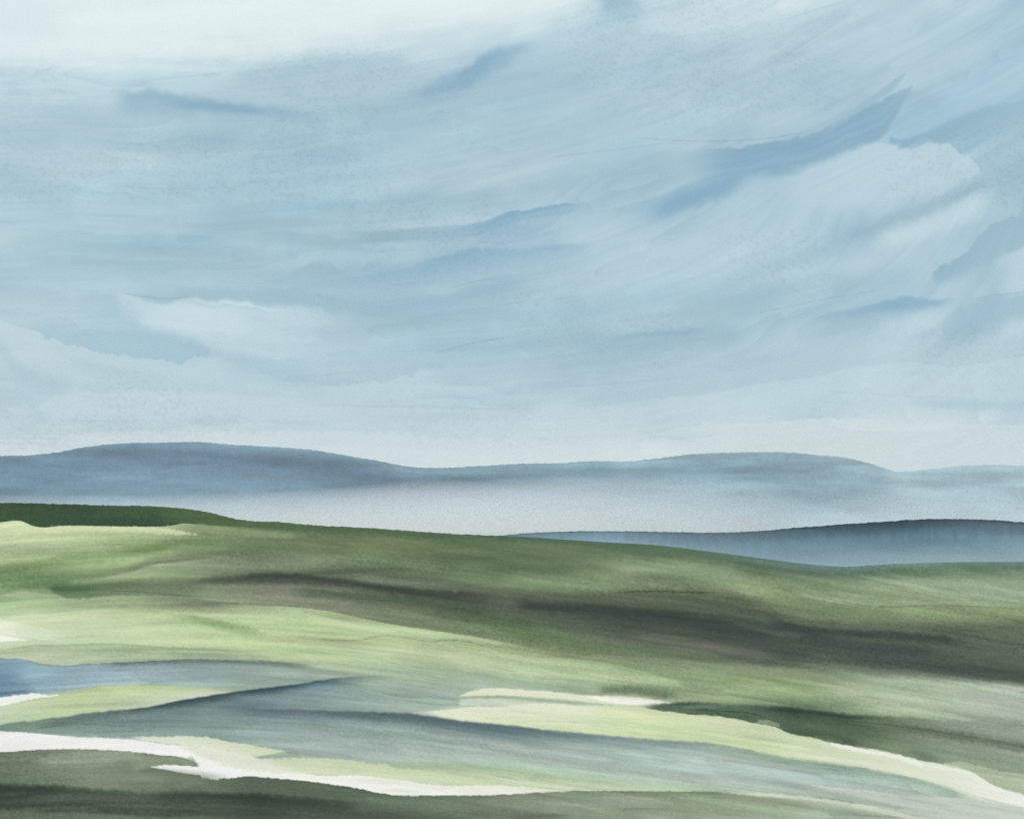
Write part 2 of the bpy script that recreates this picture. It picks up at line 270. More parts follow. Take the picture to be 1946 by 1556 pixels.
    W([(1250,(210,223,225),(205,219,220)),(1550,(214,226,226),(206,220,221)),(1946,(206,221,226),(210,223,225))], [(1250,812),(1350,806),(1480,802),(1580,796),(1680,800),(1800,808),(1946,806),(2060,806)], [(1250,880),(1450,900),(2060,900)], st=6, sb=4, a=.7, fl=160, fr=30, wob=5, wl=17, seed=29)
    W((204,218,220), [(1360,816),(1450,810),(1560,806),(1620,816),(1680,820),(1780,816),(1860,812),(1946,822)], [(1360,850),(1560,860),(1750,850),(1946,860)], st=3, sb=50, a=.55, fl=80, fr=90, wob=3, wl=18, rt=.02)
    W((212,224,229), [(90,836),(180,822),(300,818),(420,818),(560,820),(700,822),(900,834),(1060,836)], [(90,900),(1060,900)], st=8, sb=4, a=.6, fl=60, fr=160, wob=9, wl=12, seed=30)
    W((208,222,227), [(-300,842),(0,846),(40,850),(110,846)], [(-300,900),(0,900),(110,900)], st=8, sb=4, a=.6, fr=60, wob=4)
    W((216,228,229), [(760,868),(850,852),(1000,848),(1150,842),(1300,836)], [(760,910),(1300,910)], st=26, sb=4, a=.6, fl=80, fr=120)
    L([(590,770),(720,772),(860,774),(980,780)], k=.04); L([(1560,742),(1700,752),(1830,756)], k=.03); L([(90,794),(160,800),(240,798)], k=.04)
    L([(200,352),(330,360),(470,356)], k=.03); L([(1040,300),(1160,286),(1300,268)], k=.05); L([(1420,600),(1560,570),(1700,548)], k=.04); L([(1010,738),(1150,730),(1300,718)], k=.03)
    # thin dry streaks dragged over the strokes, and pigment settled in the paper's tooth
    C *= (1 + .016 * fbm(x / 200., flow / 4.5, 46, 3) * sstep(-.2, .3, fbm(x / 300., y / 150., 47, 2)))[..., None]
    g = fbm(x / 4.2, y / 3.8, 41, 3); cl = fbm(x / 300., y / 160., 44, 3)
    C *= (1 - .045 * sstep(.05, .5, g) * sstep(-.15, .35, cl) * (1 - .8 * sstep(200, 222, C[..., 0])))[..., None]
    ex = np.clip(C[..., 2] - C[..., 1] - 13, 0, 99); C[..., 2] -= .12 * ex; C[..., 1] += .28 * ex
    bl = 1 - sstep(195, 225, C[..., 0]); C[..., 0] -= 2.5 * bl; C[..., 1] -= 1.0 * bl
    return C

# ---- land chart
CREST = [(-700,948),(-200,952),(0,955),(100,957),(200,960),(300,962),(350,966),(400,974),(440,984),(470,989),(520,991),(600,998),(700,1003),(800,1010),(900,1016),(960,1018),(1050,1023),(1150,1030),(1250,1036),(1350,1048),(1450,1061),(1520,1070),(1600,1076),(1700,1071),(1800,1068),(1946,1067),(2200,1066),(2700,1060)]
GX = [0, 250, 500, 750, 1000, 1250, 1500, 1750, 1946]
GY = [1010, 1040, 1080, 1110, 1140, 1170, 1200, 1240, 1280, 1310, 1350, 1390, 1430, 1480, 1530]
GT = [
 [(180,200,140),(170,192,128),(96,122,78),(84,108,66),(80,104,70),(84,112,84),(88,118,100),(84,118,98),(84,118,98)],
 [(166,190,130),(152,176,114),(106,128,80),(100,122,70),(90,114,72),(88,114,74),(88,116,96),(86,118,98),(86,118,98)],
 [(138,170,104),(146,174,108),(106,126,90),(100,122,80),(98,126,80),(122,145,100),(98,126,92),(98,128,92),(86,118,88)],
 [(114,148,86),(124,146,96),(92,102,78),(98,112,82),(112,140,88),(118,142,96),(122,148,98),(140,164,124),(132,156,120)],
 [(156,186,122),(140,164,112),(112,122,98),(92,102,78),(84,96,70),(98,112,78),(120,144,92),(140,166,118),(142,166,124)],
 [(186,208,152),(180,204,142),(158,182,122),(112,120,92),(88,98,74),(88,96,74),(104,122,82),(128,152,100),(128,152,100)],
 [(202,218,172),(184,206,145),(172,198,130),(152,174,118),(104,122,84),(86,94,76),(78,86,72),(92,106,80),(98,114,84)],
 [(178,196,156),(170,192,140),(170,194,130),(176,200,140),(146,168,112),(110,120,98),(84,92,78),(80,88,76),(86,94,80)],
 [(120,148,170),(140,163,160),(140,166,148),(162,186,138),(176,200,146),(136,162,108),(124,148,100),(134,150,124),(92,100,84)],
 [(160,186,150),(166,188,142),(120,146,140),(146,170,148),(158,182,142),(142,168,116),(142,168,112),(164,186,146),(164,180,152)],
 [(178,202,155),(132,156,144),(112,134,140),(138,162,148),(196,212,168),(196,212,165),(110,136,90),(164,186,142),(168,184,160)],
 [(200,210,190),(140,165,150),(124,148,152),(128,150,150),(172,194,158),(186,206,152),(120,140,100),(116,136,100),(142,156,134)],
 [(220,226,216),(215,222,205),(160,184,158),(152,176,162),(162,186,172),(166,188,168),(176,198,154),(140,160,118),(138,156,126)],
 [(128,146,114),(118,136,104),(200,212,180),(186,205,160),(186,206,162),(166,188,168),(158,182,162),(160,182,160),(200,212,190)],
 [(96,108,84),(92,104,82),(86,98,78),(104,118,94),(138,156,128),(142,162,132),(156,174,144),(178,192,168),(188,200,182)],
]
# edges that several things share
RIVER_T = [(-700,1380),(0,1389),(80,1394),(130,1399),(250,1405),(300,1412),(400,1421),(450,1430),(500,1447),(540,1461),(600,1472),(680,1473),(760,1481),(820,1490),(960,1492),(1060,1500),(1110,1503)]
RIVER_B = [(-700,1446),(0,1429),(60,1425),(150,1423),(220,1426),(300,1434),(350,1440),(372,1446),(380,1470),(480,1475),(600,1486),(680,1498),(730,1508),(850,1511),(950,1510),(1040,1504),(1110,1503.5)]
BAND_T = [(1090,1341),(1200,1341),(1290,1355),(1380,1363),(1440,1375),(1478,1382),(1500,1392),(1550,1402),(1600,1416),(1690,1429),(1760,1447),(1800,1452),(1850,1468),(1885,1490),(1946,1510),(2200,1590)]
BAND_B = [(1090,1390),(1150,1396),(1250,1406),(1350,1413),(1440,1430),(1500,1440),(1600,1454),(1700,1471),(1800,1496),(1870,1518),(1946,1536),(2200,1620)]
POND_T = [(-700,1240),(0,1250),(50,1253),(72,1259),(200,1259),(300,1254),(400,1252),(500,1258),(600,1268),(680,1282)]
POND_B = [(-700,1345),(0,1326),(60,1319),(120,1312),(180,1305),(250,1302),(330,1302),(420,1307),(480,1309),(600,1298),(680,1292)]

def paint_land(x, y):
    x = np.asarray(x, float); y = np.asarray(y, float)
    sl = np.interp(x, [0, 500, 1000, 1946], [-.02, .06, .12, .14])       # slope of the brushwork
    ty = y - sl * (x - 500)
    wx = x + 30 * fbm(x / 170., ty / 40., 51, 3); wy = y + 11 * fbm(x / 230., ty / 30., 52, 4)
    C = gridcol(GX, GY, GT, wx, wy)
    n = .045 * fbm(x / 240., ty / 6., 61, 4) + .06 * fbm(x / 120., ty / 18., 62, 4)
    C = C * (1 + n)[..., None]
    C[..., 1] *= 1 + .02 * fbm(x / 150., ty / 20., 66, 3); C[..., 0] *= 1 + .03 * fbm(x / 180., ty / 16., 67, 3)
    B = lambda *a, **k: brush(C, x, y, *a, **k)
    W = lambda *a, **k: wash(C, x, y, *a, **k)
    L = lambda *a, **k: line(C, x, y, *a, **k)
    up = lambda P, d: [(p[0], p[1] + d) for p in P]
    # crest dark and blue-green right shoulder, a mist blend painted into the grass
    W([(430,(84,108,66),(88,112,70)),(700,(72,98,62),(90,114,70)),(950,(66,96,66),(84,110,70)),(1250,(72,106,82),(88,114,72)),(1450,(82,118,104),(84,112,84))], up(CREST[7:24], -6), up(CREST[7:24], 14), st=1, sb=16, a=.9, fr=60, fl=20, wob=2, streak=.2, seed=71)
    W([(1350,(92,124,116),(84,114,88)),(1560,(118,148,150),(88,122,100)),(1946,(112,142,142),(80,114,90)),(2600,(112,142,142),(80,114,90))], up(CREST[19:], -10), up(CREST[19:], 16), st=1, sb=20, gam=.8, a=.95, fl=90, wob=5, wl=8, seed=72)
    # wet blended top of the right field
    B((84,112,74), [(1180,1050),(1300,1062),(1420,1080),(1500,1096)], 26, a=.55, wob=5); B((98,124,80), [(1650,1092),(1800,1086),(1946,1090),(2100,1090)], 16, a=.5, fr=1)
    B((142,165,128), [(1760,1112),(1860,1116),(1946,1112),(2200,1112)], 44, a=.6, fr=1, wob=8)
    # tonal bands of upper slope
    B((116,138,76), [(640,1040),(730,1036),(840,1042)], 30, a=.5); B((84,106,64), [(700,1060),(840,1062),(980,1058),(1100,1064)], 14, a=.4)
    B((124,146,104), [(480,1072),(600,1066),(720,1062),(860,1072)], 18, a=.45, wob=4); B((106,128,86), [(940,1032),(1060,1040),(1180,1050)], 14, a=.4)
    B((78,100,60), [(900,1078),(1020,1080),(1120,1084)], 18, a=.4); B((126,155,100), [(930,1102),(1040,1108),(1130,1114),(1220,1112)], 26, a=.65, wob=6)
    B((138,162,112), [(1130,1078),(1230,1078),(1340,1080),(1440,1098)], 26, a=.6, wob=6); B((140,164,106), [(1360,1106),(1430,1116),(1500,1128)], 30, a=.6, wob=6)
    B((96,114,80), [(1190,1098),(1260,1094),(1340,1100)], 16, a=.5)
    # dark hill-top strip, upper left
    W([(-700,(62,90,54),(56,84,58)),(0,(62,90,54),(58,86,58)),(150,(60,88,54),(52,80,56)),(345,(80,108,64),(50,78,58))], up(CREST[:9], -6), [(-700,988),(0,992),(44,991),(60,998),(130,998),(200,999),(280,1000),(322,998),(334,996),(345,992)] , st=1, sb=3, wob=3.5, wl=5, fr=3, seed=73)
    W([(300,(84,112,66),(62,92,54)),(400,(86,114,66),(74,102,60)),(560,(76,102,62),(86,112,70))], [(300,950),(350,952),(400,960),(470,980),(600,992)], [(300,993),(350,994),(400,997),(470,1001),(600,1008)], st=1, sb=5, fl=20, fr=60, wob=2, seed=74)
    W([(-700,(200,215,156),(190,208,146)),(0,(200,215,156),(192,210,148)),(200,(188,206,142),(180,200,134)),(376,(190,206,150),(176,198,132))], [(-700,988),(0,992),(44,991),(60,998),(130,999),(200,1000),(280,1001),(330,1006),(376,1015)], [(-700,1030),(0,1024),(80,1016),(150,1012),(250,1013),(320,1016),(376,1017)], st=3, sb=2, wob=4, wl=5, seed=73, rb=.05)
    W((135,158,100), [(330,1000),(400,1001),(520,1010),(600,1014)], [(330,1003),(400,1012),(520,1022),(600,1020)], st=8, sb=10, a=.6, fl=20, fr=60)
    # left field strokes
    B((168,192,128), [(-700,1040),(0,1038),(100,1034),(220,1032)], 22, a=.5, fl=1); B((146,172,106), [(120,1032),(220,1024),(340,1022)], 12, a=.5)
    B((120,152,80), [(-300,1094),(0,1086),(60,1078),(120,1064),(200,1056),(280,1044),(350,1036)], 20, a=.7, wob=5, streak=.3); B((112,140,76), [(230,1048),(290,1040),(350,1028),(420,1020),(480,1014)], 16, a=.7, wob=4, streak=.3)
    B((102,138,76), [(-700,1100),(0,1098),(80,1096),(160,1104),(240,1108)], 26, a=.7, fl=1, wob=5)
    W([(0,(104,140,80),(98,134,74)),(100,(84,116,68),(92,124,78)),(230,(96,118,78),(106,128,90)),(420,(100,112,88),(140,158,112))], [(-300,1108),(0,1112),(60,1106),(120,1104),(200,1104),(300,1098),(420,1102)], [(-300,1112),(0,1116),(60,1118),(96,1121),(106,1128),(130,1136),(200,1132),(300,1132),(420,1140)], st=14, sb=3, a=.85, fr=80, fl=20, wob=3, wl=8, streak=.2, seed=75)
    B((70,104,62), [(90,1116),(120,1120),(160,1120),(200,1116)], 9, a=.6, fl=14, fr=40); L([(200,1124),(260,1124),(330,1130),(390,1134)], k=.14)
    W((150,172,122), [(124,1104),(200,1094),(255,1083),(300,1072),(400,1064)], [(124,1108),(200,1104),(255,1094),(300,1088),(400,1082)], st=3, sb=14, a=.75, fl=20, fr=50)
    B((104,124,84), [(120,1104),(200,1091),(250,1080),(285,1068),(340,1062),(440,1052),(560,1048)], 12, a=.6, ho=.8, wob=2, streak=.3); L([(270,1073),(320,1066),(400,1058)], k=.14)
    B((120,136,104), [(300,1076),(400,1068),(500,1058),(600,1058)], 12, a=.5); B((136,150,122), [(330,1090),(430,1078),(520,1074),(640,1076)], 12, a=.5)
    W((168,192,140), [(8,1128),(40,1122),(70,1126),(110,1130)], [(8,1132),(40,1136),(70,1134),(110,1132)], st=2, sb=2, a=.5)
    # grey-brown wash of painted cloud shadow beneath the black stroke and its drying edge
    W([(380,(132,146,108),(150,172,122)),(500,(122,128,104),(140,156,112)),(640,(110,118,94),(130,142,106)),(800,(96,108,80),(124,142,98)),(1000,(90,104,74),(120,146,92)),(1060,(96,110,78),(128,152,98))],
      [(340,1112),(420,1110),(500,1108),(600,1112),(700,1122),(800,1134),(900,1144),(1000,1156),(1060,1164)], [(340,1134),(420,1144),(500,1149),(560,1152),(640,1163),(700,1176),(780,1191),(860,1202),(940,1214),(1000,1226),(1060,1240)], st=10, sb=2, a=.95, fl=70, fr=40, rb=.13, streak=.15, wob=2, wl=14, seed=76)
    W([(480,(176,202,134),(176,202,134)),(760,(178,204,138),(176,202,138)),(1000,(170,194,130),(150,176,114))], [(380,1145),(500,1150),(560,1153),(640,1164),(700,1177),(780,1192),(860,1203),(1000,1227)], [(380,1180),(500,1196),(640,1204),(780,1212),(860,1216),(1000,1240)], st=1, sb=26, a=.6, fl=100, fr=80)
    L([(600,1214),(700,1213),(716,1209),(770,1211),(822,1219),(850,1216),(915,1225),(960,1240),(1010,1240)], k=.16, fr=50)
    W((160,188,118), [(600,1214),(700,1213),(716,1209),(770,1211),(822,1219),(850,1216),(915,1225),(1000,1242)], [(600,1222),(700,1230),(770,1228),(915,1246),(1000,1256)], st=1, sb=16, a=.5, fl=40, fr=40)
    B((128,160,92), [(300,1174),(360,1174),(400,1182),(460,1196),(520,1206)], 15, a=.6, ho=-.5, wob=2); B((160,190,120), [(200,1170),(280,1160),(360,1164)], 22, a=.4)
    B((198,216,162), [(60,1192),(160,1196),(260,1200),(340,1196)], 14, a=.6); B((208,222,172), [(560,1170),(600,1176),(680,1190),(780,1204),(860,1212)], 10, a=.3)
    # dark bands, right: cloud shadow painted into the meadow colour
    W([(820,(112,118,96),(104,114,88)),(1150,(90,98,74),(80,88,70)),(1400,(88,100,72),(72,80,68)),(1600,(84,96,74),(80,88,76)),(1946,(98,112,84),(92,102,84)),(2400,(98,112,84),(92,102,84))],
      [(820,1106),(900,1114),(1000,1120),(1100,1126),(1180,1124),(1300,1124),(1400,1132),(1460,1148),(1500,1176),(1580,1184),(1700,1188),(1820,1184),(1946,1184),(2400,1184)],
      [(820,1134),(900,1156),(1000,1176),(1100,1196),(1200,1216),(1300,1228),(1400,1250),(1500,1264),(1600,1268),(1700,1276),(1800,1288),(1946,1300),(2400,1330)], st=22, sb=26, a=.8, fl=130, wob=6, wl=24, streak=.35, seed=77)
    L([(1160,1126),(1230,1123),(1310,1125),(1370,1126)], k=.25, wob=2); B((124,150,96), [(1400,1136),(1500,1150),(1640,1166),(1800,1168),(1946,1172),(2200,1172)], 22, a=.5, fr=1)
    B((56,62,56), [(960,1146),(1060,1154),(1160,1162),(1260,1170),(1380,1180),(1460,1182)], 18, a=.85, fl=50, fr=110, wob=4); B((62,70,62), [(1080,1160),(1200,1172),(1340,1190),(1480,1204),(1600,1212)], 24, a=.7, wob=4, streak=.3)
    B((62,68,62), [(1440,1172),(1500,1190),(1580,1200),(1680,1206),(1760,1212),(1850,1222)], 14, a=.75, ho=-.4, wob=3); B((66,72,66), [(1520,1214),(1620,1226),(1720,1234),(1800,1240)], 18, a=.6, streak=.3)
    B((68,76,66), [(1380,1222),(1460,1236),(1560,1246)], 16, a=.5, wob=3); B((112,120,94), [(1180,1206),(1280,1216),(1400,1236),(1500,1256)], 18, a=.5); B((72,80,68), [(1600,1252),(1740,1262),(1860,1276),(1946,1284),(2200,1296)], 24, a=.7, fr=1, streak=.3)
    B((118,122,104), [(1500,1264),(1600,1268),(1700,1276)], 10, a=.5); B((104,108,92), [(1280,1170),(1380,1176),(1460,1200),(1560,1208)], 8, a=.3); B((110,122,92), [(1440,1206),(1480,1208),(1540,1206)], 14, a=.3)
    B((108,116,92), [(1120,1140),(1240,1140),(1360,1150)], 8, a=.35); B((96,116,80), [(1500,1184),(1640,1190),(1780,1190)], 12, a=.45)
    # black stroke, darkest band of the painted cloud shadow
    W([(350,(76,84,66),(92,98,80)),(480,(52,60,50),(70,76,62)),(620,(58,62,54),(74,80,64)),(800,(58,64,54),(70,78,62)),(1000,(64,70,60),(78,86,68))],
      [(330,1107),(400,1098),(460,1092),(540,1088),(600,1093),(660,1100),(700,1106),(740,1112),(800,1120),(900,1126),(1000,1138)], [(330,1111),(400,1108),(460,1106),(540,1108),(600,1112),(660,1117),(700,1122),(740,1128),(800,1138),(900,1150),(1000,1162)], st=11, sb=15, a=.92, fl=90, fr=130, wob=3, wl=12, streak=.2, seed=78)
    B((86,96,66), [(560,1092),(640,1086),(720,1082),(820,1082)], 9, a=.6, fl=20, fr=80); B((122,132,108), [(640,1096),(740,1104),(820,1108),(900,1104)], 14, a=.6)
    B((72,92,60), [(540,1122),(640,1130),(740,1140),(860,1152),(960,1168)], 18, a=.6, wob=4, streak=.4); B((78,98,64), [(780,1160),(860,1170),(960,1182),(1060,1194)], 20, a=.5, streak=.3)
    B((140,142,120), [(480,1126),(560,1134),(640,1144),(700,1156)], 18, a=.4, wob=4); L([(700,1148),(820,1168),(960,1190)], k=.08)
    # far right small fields
    W([(1560,(140,164,104),(142,166,106)),(1880,(126,150,106),(130,154,104))], [(1560,1132),(1600,1126),(1650,1120),(1720,1112),(1800,1126),(1880,1136)], [(1560,1134),(1640,1138),(1720,1140),(1800,1141),(1880,1142)], st=8, sb=2, a=.6, rb=.06, fr=16)
    W((150,174,124), [(1500,1118),(1560,1130),(1660,1140),(1760,1142),(1946,1146),(2300,1146)], [(1500,1122),(1560,1140),(1640,1150),(1760,1149),(1946,1155),(2300,1155)], st=3, sb=2, a=.55, fl=30, wob=2)
    L([(1510,1120),(1560,1134),(1620,1146),(1660,1151),(1780,1150),(1946,1156)], k=.10); W((158,176,140), [(1680,1098),(1780,1112),(1880,1132),(1946,1140),(2300,1140)], [(1680,1100),(1780,1124),(1880,1140),(1946,1146),(2300,1146)], st=14, sb=4, a=.4, fl=30)
    B((136,160,96), [(1680,1158),(1800,1160),(1946,1160),(2200,1160)], 14, a=.5, fr=1)
    # green slope right of centre
    B((96,124,66), [(920,1186),(1000,1204),(1080,1222),(1180,1232),(1300,1244),(1400,1258)], 18, a=.7, wob=3, streak=.2); B((106,136,74), [(960,1212),(1060,1236),(1180,1240)], 14, a=.5, streak=.5); B((104,110,92), [(1060,1206),(1180,1220),(1300,1238),(1400,1246)], 22, a=.4)
    W([(960,(150,176,112),(164,190,130)),(1200,(134,160,102),(142,168,112)),(1500,(136,162,104),(138,164,108))], [(940,1222),(1060,1246),(1180,1246),(1300,1254),(1400,1262),(1520,1270),(1600,1276)], [(940,1250),(1060,1276),(1180,1290),(1300,1312),(1400,1320),(1520,1330),(1600,1334)], st=10, sb=20, a=.5, fl=60, fr=90, streak=.2)
    W((166,192,132), [(1000,1246),(1130,1256),(1220,1274),(1310,1298)], [(1000,1262),(1130,1290),(1220,1300),(1310,1302)], st=2, sb=22, a=.55, fl=70, fr=20)
    B((122,152,84), [(1330,1300),(1440,1290),(1520,1306),(1600,1314)], 12, a=.45, wob=3); B((158,182,128), [(1520,1302),(1620,1312),(1700,1322)], 18, a=.5, wob=4)
    W([(1600,(158,182,138),(168,190,146)),(1750,(164,184,150),(166,184,150)),(1946,(170,182,164),(164,174,154)),(2300,(170,182,164),(164,174,154))], [(1560,1276),(1660,1284),(1760,1292),(1860,1300),(1946,1306),(2300,1330)], [(1560,1310),(1660,1330),(1760,1356),(1860,1366),(1946,1372),(2300,1390)], st=26, sb=30, a=.7, fl=110, wob=5, wl=10, seed=79)
    L([(1530,1288),(1580,1298),(1612,1302)], k=.07)
    # teal blend
    W([(640,(150,176,142),(150,174,152)),(850,(146,174,146),(152,178,158)),(1100,(150,178,140),(156,182,142))], [(640,1256),(720,1262),(800,1268),(880,1278),(960,1288),(1060,1300),(1160,1316)], [(640,1330),(720,1350),(800,1348),(880,1338),(960,1316),(1060,1318),(1160,1326)], st=26, sb=6, a=.6, fl=80, fr=60)
    L([(700,1246),(760,1262),(830,1274),(880,1282)], k=.07); B((150,176,132), [(720,1246),(800,1262),(900,1278),(1000,1286)], 12, a=.4)
    B((134,164,160), [(860,1300),(900,1288),(960,1284)], 14, a=.35); B((150,178,178), [(780,1330),(840,1322),(880,1316)], 9, a=.5)
    W([(880,(184,205,160),(188,208,162)),(1100,(172,198,136),(150,176,120))], [(820,1232),(900,1244),(1000,1250),(1100,1270)], [(820,1256),(900,1272),(1000,1290),(1100,1300)], st=14, sb=14, a=.4, fl=60, fr=40)
    # pale grassy wedge, centre, with a white highlight painted in
    W([(880,(216,226,190),(210,222,180)),(1100,(214,224,186),(208,222,188)),(1290,(220,228,200),(226,232,214))], [(872,1322),(890,1314),(940,1307),(980,1309),(1060,1315),(1110,1320),(1200,1323),(1250,1330),(1290,1337)], [(872,1324),(890,1324),(940,1323),(1000,1323),(1060,1328),(1110,1333),(1200,1339),(1250,1339),(1290,1338)], st=3, sb=3, fl=6, wob=2, rt=.05, seed=80)
    W((234,237,226), [(1110,1321),(1160,1324),(1220,1330),(1290,1336)], [(1110,1323),(1160,1334),(1220,1339),(1290,1338.5)], st=4, sb=2, fl=12, wob=1)
    W([(880,(190,206,178),(196,212,184)),(1180,(160,186,150),(176,200,160))], [(868,1322),(960,1323),(1060,1329),(1130,1336),(1180,1343)], [(868,1340),(960,1340),(1060,1343),(1130,1344),(1180,1345)], st=2, sb=3, a=.9, fl=12, fr=12, streak=.2); B((134,166,118), [(868,1325),(960,1324),(1040,1331),(1120,1340)], 5, a=.7, fl=14, fr=30, wob=1.5)
    B((92,120,80), [(1130,1311),(1190,1311),(1260,1320),(1300,1324)], 12, a=.7, fl=25, fr=40, wob=4, wl=6); B((104,134,90), [(1150,1306),(1230,1312),(1310,1322)], 16, a=.4, wob=4); B((172,196,142), [(1270,1314),(1310,1326),(1380,1334)], 7, a=.4)
    W([(775,(216,226,196),(214,224,190)),(960,(218,228,196),(206,220,170)),(1100,(214,226,194),(202,218,162)),(1250,(202,218,162),(194,212,152))], [(772,1354),(850,1347),(900,1342),(958,1341),(990,1337),(1050,1336),(1100,1340),(1200,1343),(1290,1350)], [(772,1355),(800,1361),(880,1370),(960,1377),(1060,1390),(1150,1397),(1290,1412)], st=2.5, sb=2.5, fr=60, wob=1.6, rt=.05, seed=81)
    B((204,220,164), [(870,1372),(960,1364),(1060,1366)], 5, a=.6, wob=2); B((196,208,176), [(870,1350),(960,1352),(1060,1354)], 5, a=.4, wob=2); L([(960,1372),(1060,1370),(1130,1374)], k=.06)
    # long pale band to the right corner
    W([(1090,(206,221,168),(198,216,156)),(1290,(198,216,156),(192,212,150)),(1450,(196,214,158),(190,210,150)),(1600,(206,220,174),(202,218,170)),(1700,(216,227,194),(212,225,190)),(1850,(230,236,224),(222,231,208)),(1946,(236,239,234),(232,237,228)),(2200,(236,239,234),(232,237,228))],
      BAND_T, BAND_B, st=2, sb=9, fl=80, wob=3, wl=9, seed=82)
    B((222,231,204), [(1500,1432),(1600,1444),(1700,1458),(1800,1482)], 8, a=.6, fl=40, wob=2); B((178,200,142), [(1220,1398),(1320,1402),(1420,1414),(1480,1428)], 10, a=.5, wob=4); B((180,202,146), [(1440,1404),(1500,1410),(1540,1416)], 8, a=.35)
    W((234,238,230), [(1576,1410),(1640,1422),(1700,1434),(1760,1450)], [(1576,1415),(1640,1430),(1700,1440),(1760,1458)], st=2, sb=6, a=.9, wob=3, wl=5, fl=6, fr=10)
    W([(1440,(124,152,132),(150,176,158)),(1700,(128,158,138),(150,174,152)),(1880,(150,172,144),(170,188,160))], [(p[0], p[1] + 2) for p in BAND_B[4:10]], [(p[0], p[1] + 22) for p in BAND_B[4:10]], st=5, sb=22, a=.85, fl=120, fr=60, wob=3, wl=6, seed=97)
    # dark green bank above the band
    W([(1205,(84,110,74),(100,128,82)),(1290,(66,94,66),(94,120,84)),(1400,(92,122,92),(84,106,74)),(1500,(66,90,66),(86,108,80)),(1620,(82,104,72),(92,112,82)),(1700,(112,132,94),(120,142,108)),(1800,(134,148,124),(134,154,120)),(1946,(146,156,140),(146,166,132)),(2200,(146,156,140),(146,166,132))],
      [(1205,1338),(1240,1338),(1290,1334),(1400,1338),(1480,1343),(1560,1352),(1640,1360),(1720,1362),(1800,1368),(1946,1380),(2200,1410)], [(1205,1339.5),(1240,1347),(1290,1354),(1380,1362),(1440,1374),(1478,1381),(1500,1391),(1550,1401),(1600,1413),(1690,1427),(1760,1446),(1800,1451),(1850,1466),(1885,1488),(1946,1508),(2200,1588)], st=9, sb=2, wob=2.6, wl=10, rb=.07, fl=50, streak=.12, seed=83)
    B((48,70,48), [(1440,1343),(1520,1350),(1600,1360),(1680,1364)], 9, a=.7, fl=60, fr=70, wob=2); B((70,100,72), [(1290,1352),(1380,1356),(1460,1366)], 8, a=.4); L([(1300,1346),(1360,1350),(1420,1354),(1460,1362)], k=.25)
    W((110,138,112), [(1290,1341),(1340,1338),(1390,1340)], [(1290,1346),(1340,1346),(1390,1346)], st=3, sb=3, a=.6, fl=20, fr=30)
    W([(1440,(126,150,106),(120,144,104)),(1482,(116,140,100),(120,144,104))], [(1440,1368),(1460,1368),(1482,1374)], [(1440,1374),(1460,1378),(1482,1381)], st=2, sb=2, wob=2)
    W((120,142,102), [(1544,1396),(1580,1398),(1602,1406)], [(1544,1398),(1570,1408),(1602,1409)], st=2, sb=2, a=.8, wob=1.5)
    B((88,110,68), [(1480,1370),(1560,1382),(1660,1396),(1720,1400)], 26, a=.45, wob=4); B((66,92,62), [(1480,1384),(1540,1394),(1600,1404),(1640,1410)], 12, a=.6, fr=30, wob=2)
    B((84,106,72), [(1640,1366),(1700,1378),(1780,1392),(1860,1404),(1946,1420),(2200,1450)], 14, a=.55, wob=3, streak=.4, fr=1); B((86,108,78), [(1700,1420),(1760,1436),(1810,1446)], 14, a=.5); B((148,164,134), [(1820,1382),(1900,1390),(1990,1400)], 20, a=.4)
    L([(1560,1364),(1700,1378),(1800,1392),(1900,1412),(1990,1428)], k=.10); L([(1740,1400),(1840,1404),(1946,1430)], k=.06); B((134,156,122), [(1760,1430),(1850,1440),(1946,1456),(2200,1490)], 24, a=.5, fr=1)
    W([(1790,(160,178,138),(176,192,152)),(1946,(176,192,152),(170,188,146)),(2200,(176,192,152),(170,188,146))], [(1790,1452),(1810,1447),(1860,1454),(1900,1464),(1946,1472),(2200,1510)], [(1790,1452.5),(1850,1468),(1885,1488),(1946,1508),(2200,1588)], st=3, sb=5, wob=4, wl=6, rt=.04, a=.9)
    # pond, left
    W([(-700,(118,150,184),(118,148,184)),(0,(124,154,186),(112,144,184)),(60,(140,168,192),(132,160,192)),(200,(140,166,178),(162,184,204)),(330,(134,158,160),(160,182,190)),(480,(134,158,150),(148,172,158)),(680,(142,168,150),(148,172,152))], POND_T, POND_B, st=2.5, sb=9, fr=220, rt=.2, wob=1.5, streak=.1, seed=84)
    B((100,120,112), [(180,1262),(260,1258),(360,1255),(440,1256),(540,1262),(620,1270)], 9, a=.75, ho=-.6, fl=60, fr=80, wob=1.5); B((96,126,172), [(-300,1296),(0,1290),(20,1288),(60,1290)], 30, a=.5, fl=1, fr=60); B((80,104,150), [(-300,1322),(0,1318),(40,1314),(80,1312)], 6, a=.6, fl=1, fr=50)
    B((164,180,176), [(40,1262),(70,1266),(120,1270)], 10, a=.4); B((160,182,196), [(200,1290),(280,1290),(360,1282)], 12, a=.4, wob=4)
    # olive shore above pond
    W([(-700,(176,192,142),(176,190,148)),(0,(170,188,136),(178,192,150)),(150,(158,182,132),(184,200,156)),(330,(158,182,128),(160,182,138)),(520,(152,176,124),(140,166,140))], [(-700,1235),(0,1234),(30,1230),(52,1226),(120,1224),(200,1222),(260,1225),(340,1230),(420,1234),(520,1240)], [(-700,1240),(0,1250),(50,1253),(72,1259),(200,1259),(300,1254),(400,1252),(520,1260)], st=1.5, sb=1, rt=.13, fr=120, wob=2, wl=10, seed=85)
    W([(0,(196,208,168),(186,198,156)),(120,(200,216,164),(196,212,160))], [(-200,1222),(0,1220),(60,1222),(140,1222)], [(-200,1234),(0,1234),(50,1227),(140,1225)], st=2, sb=1, a=.7, fr=40)
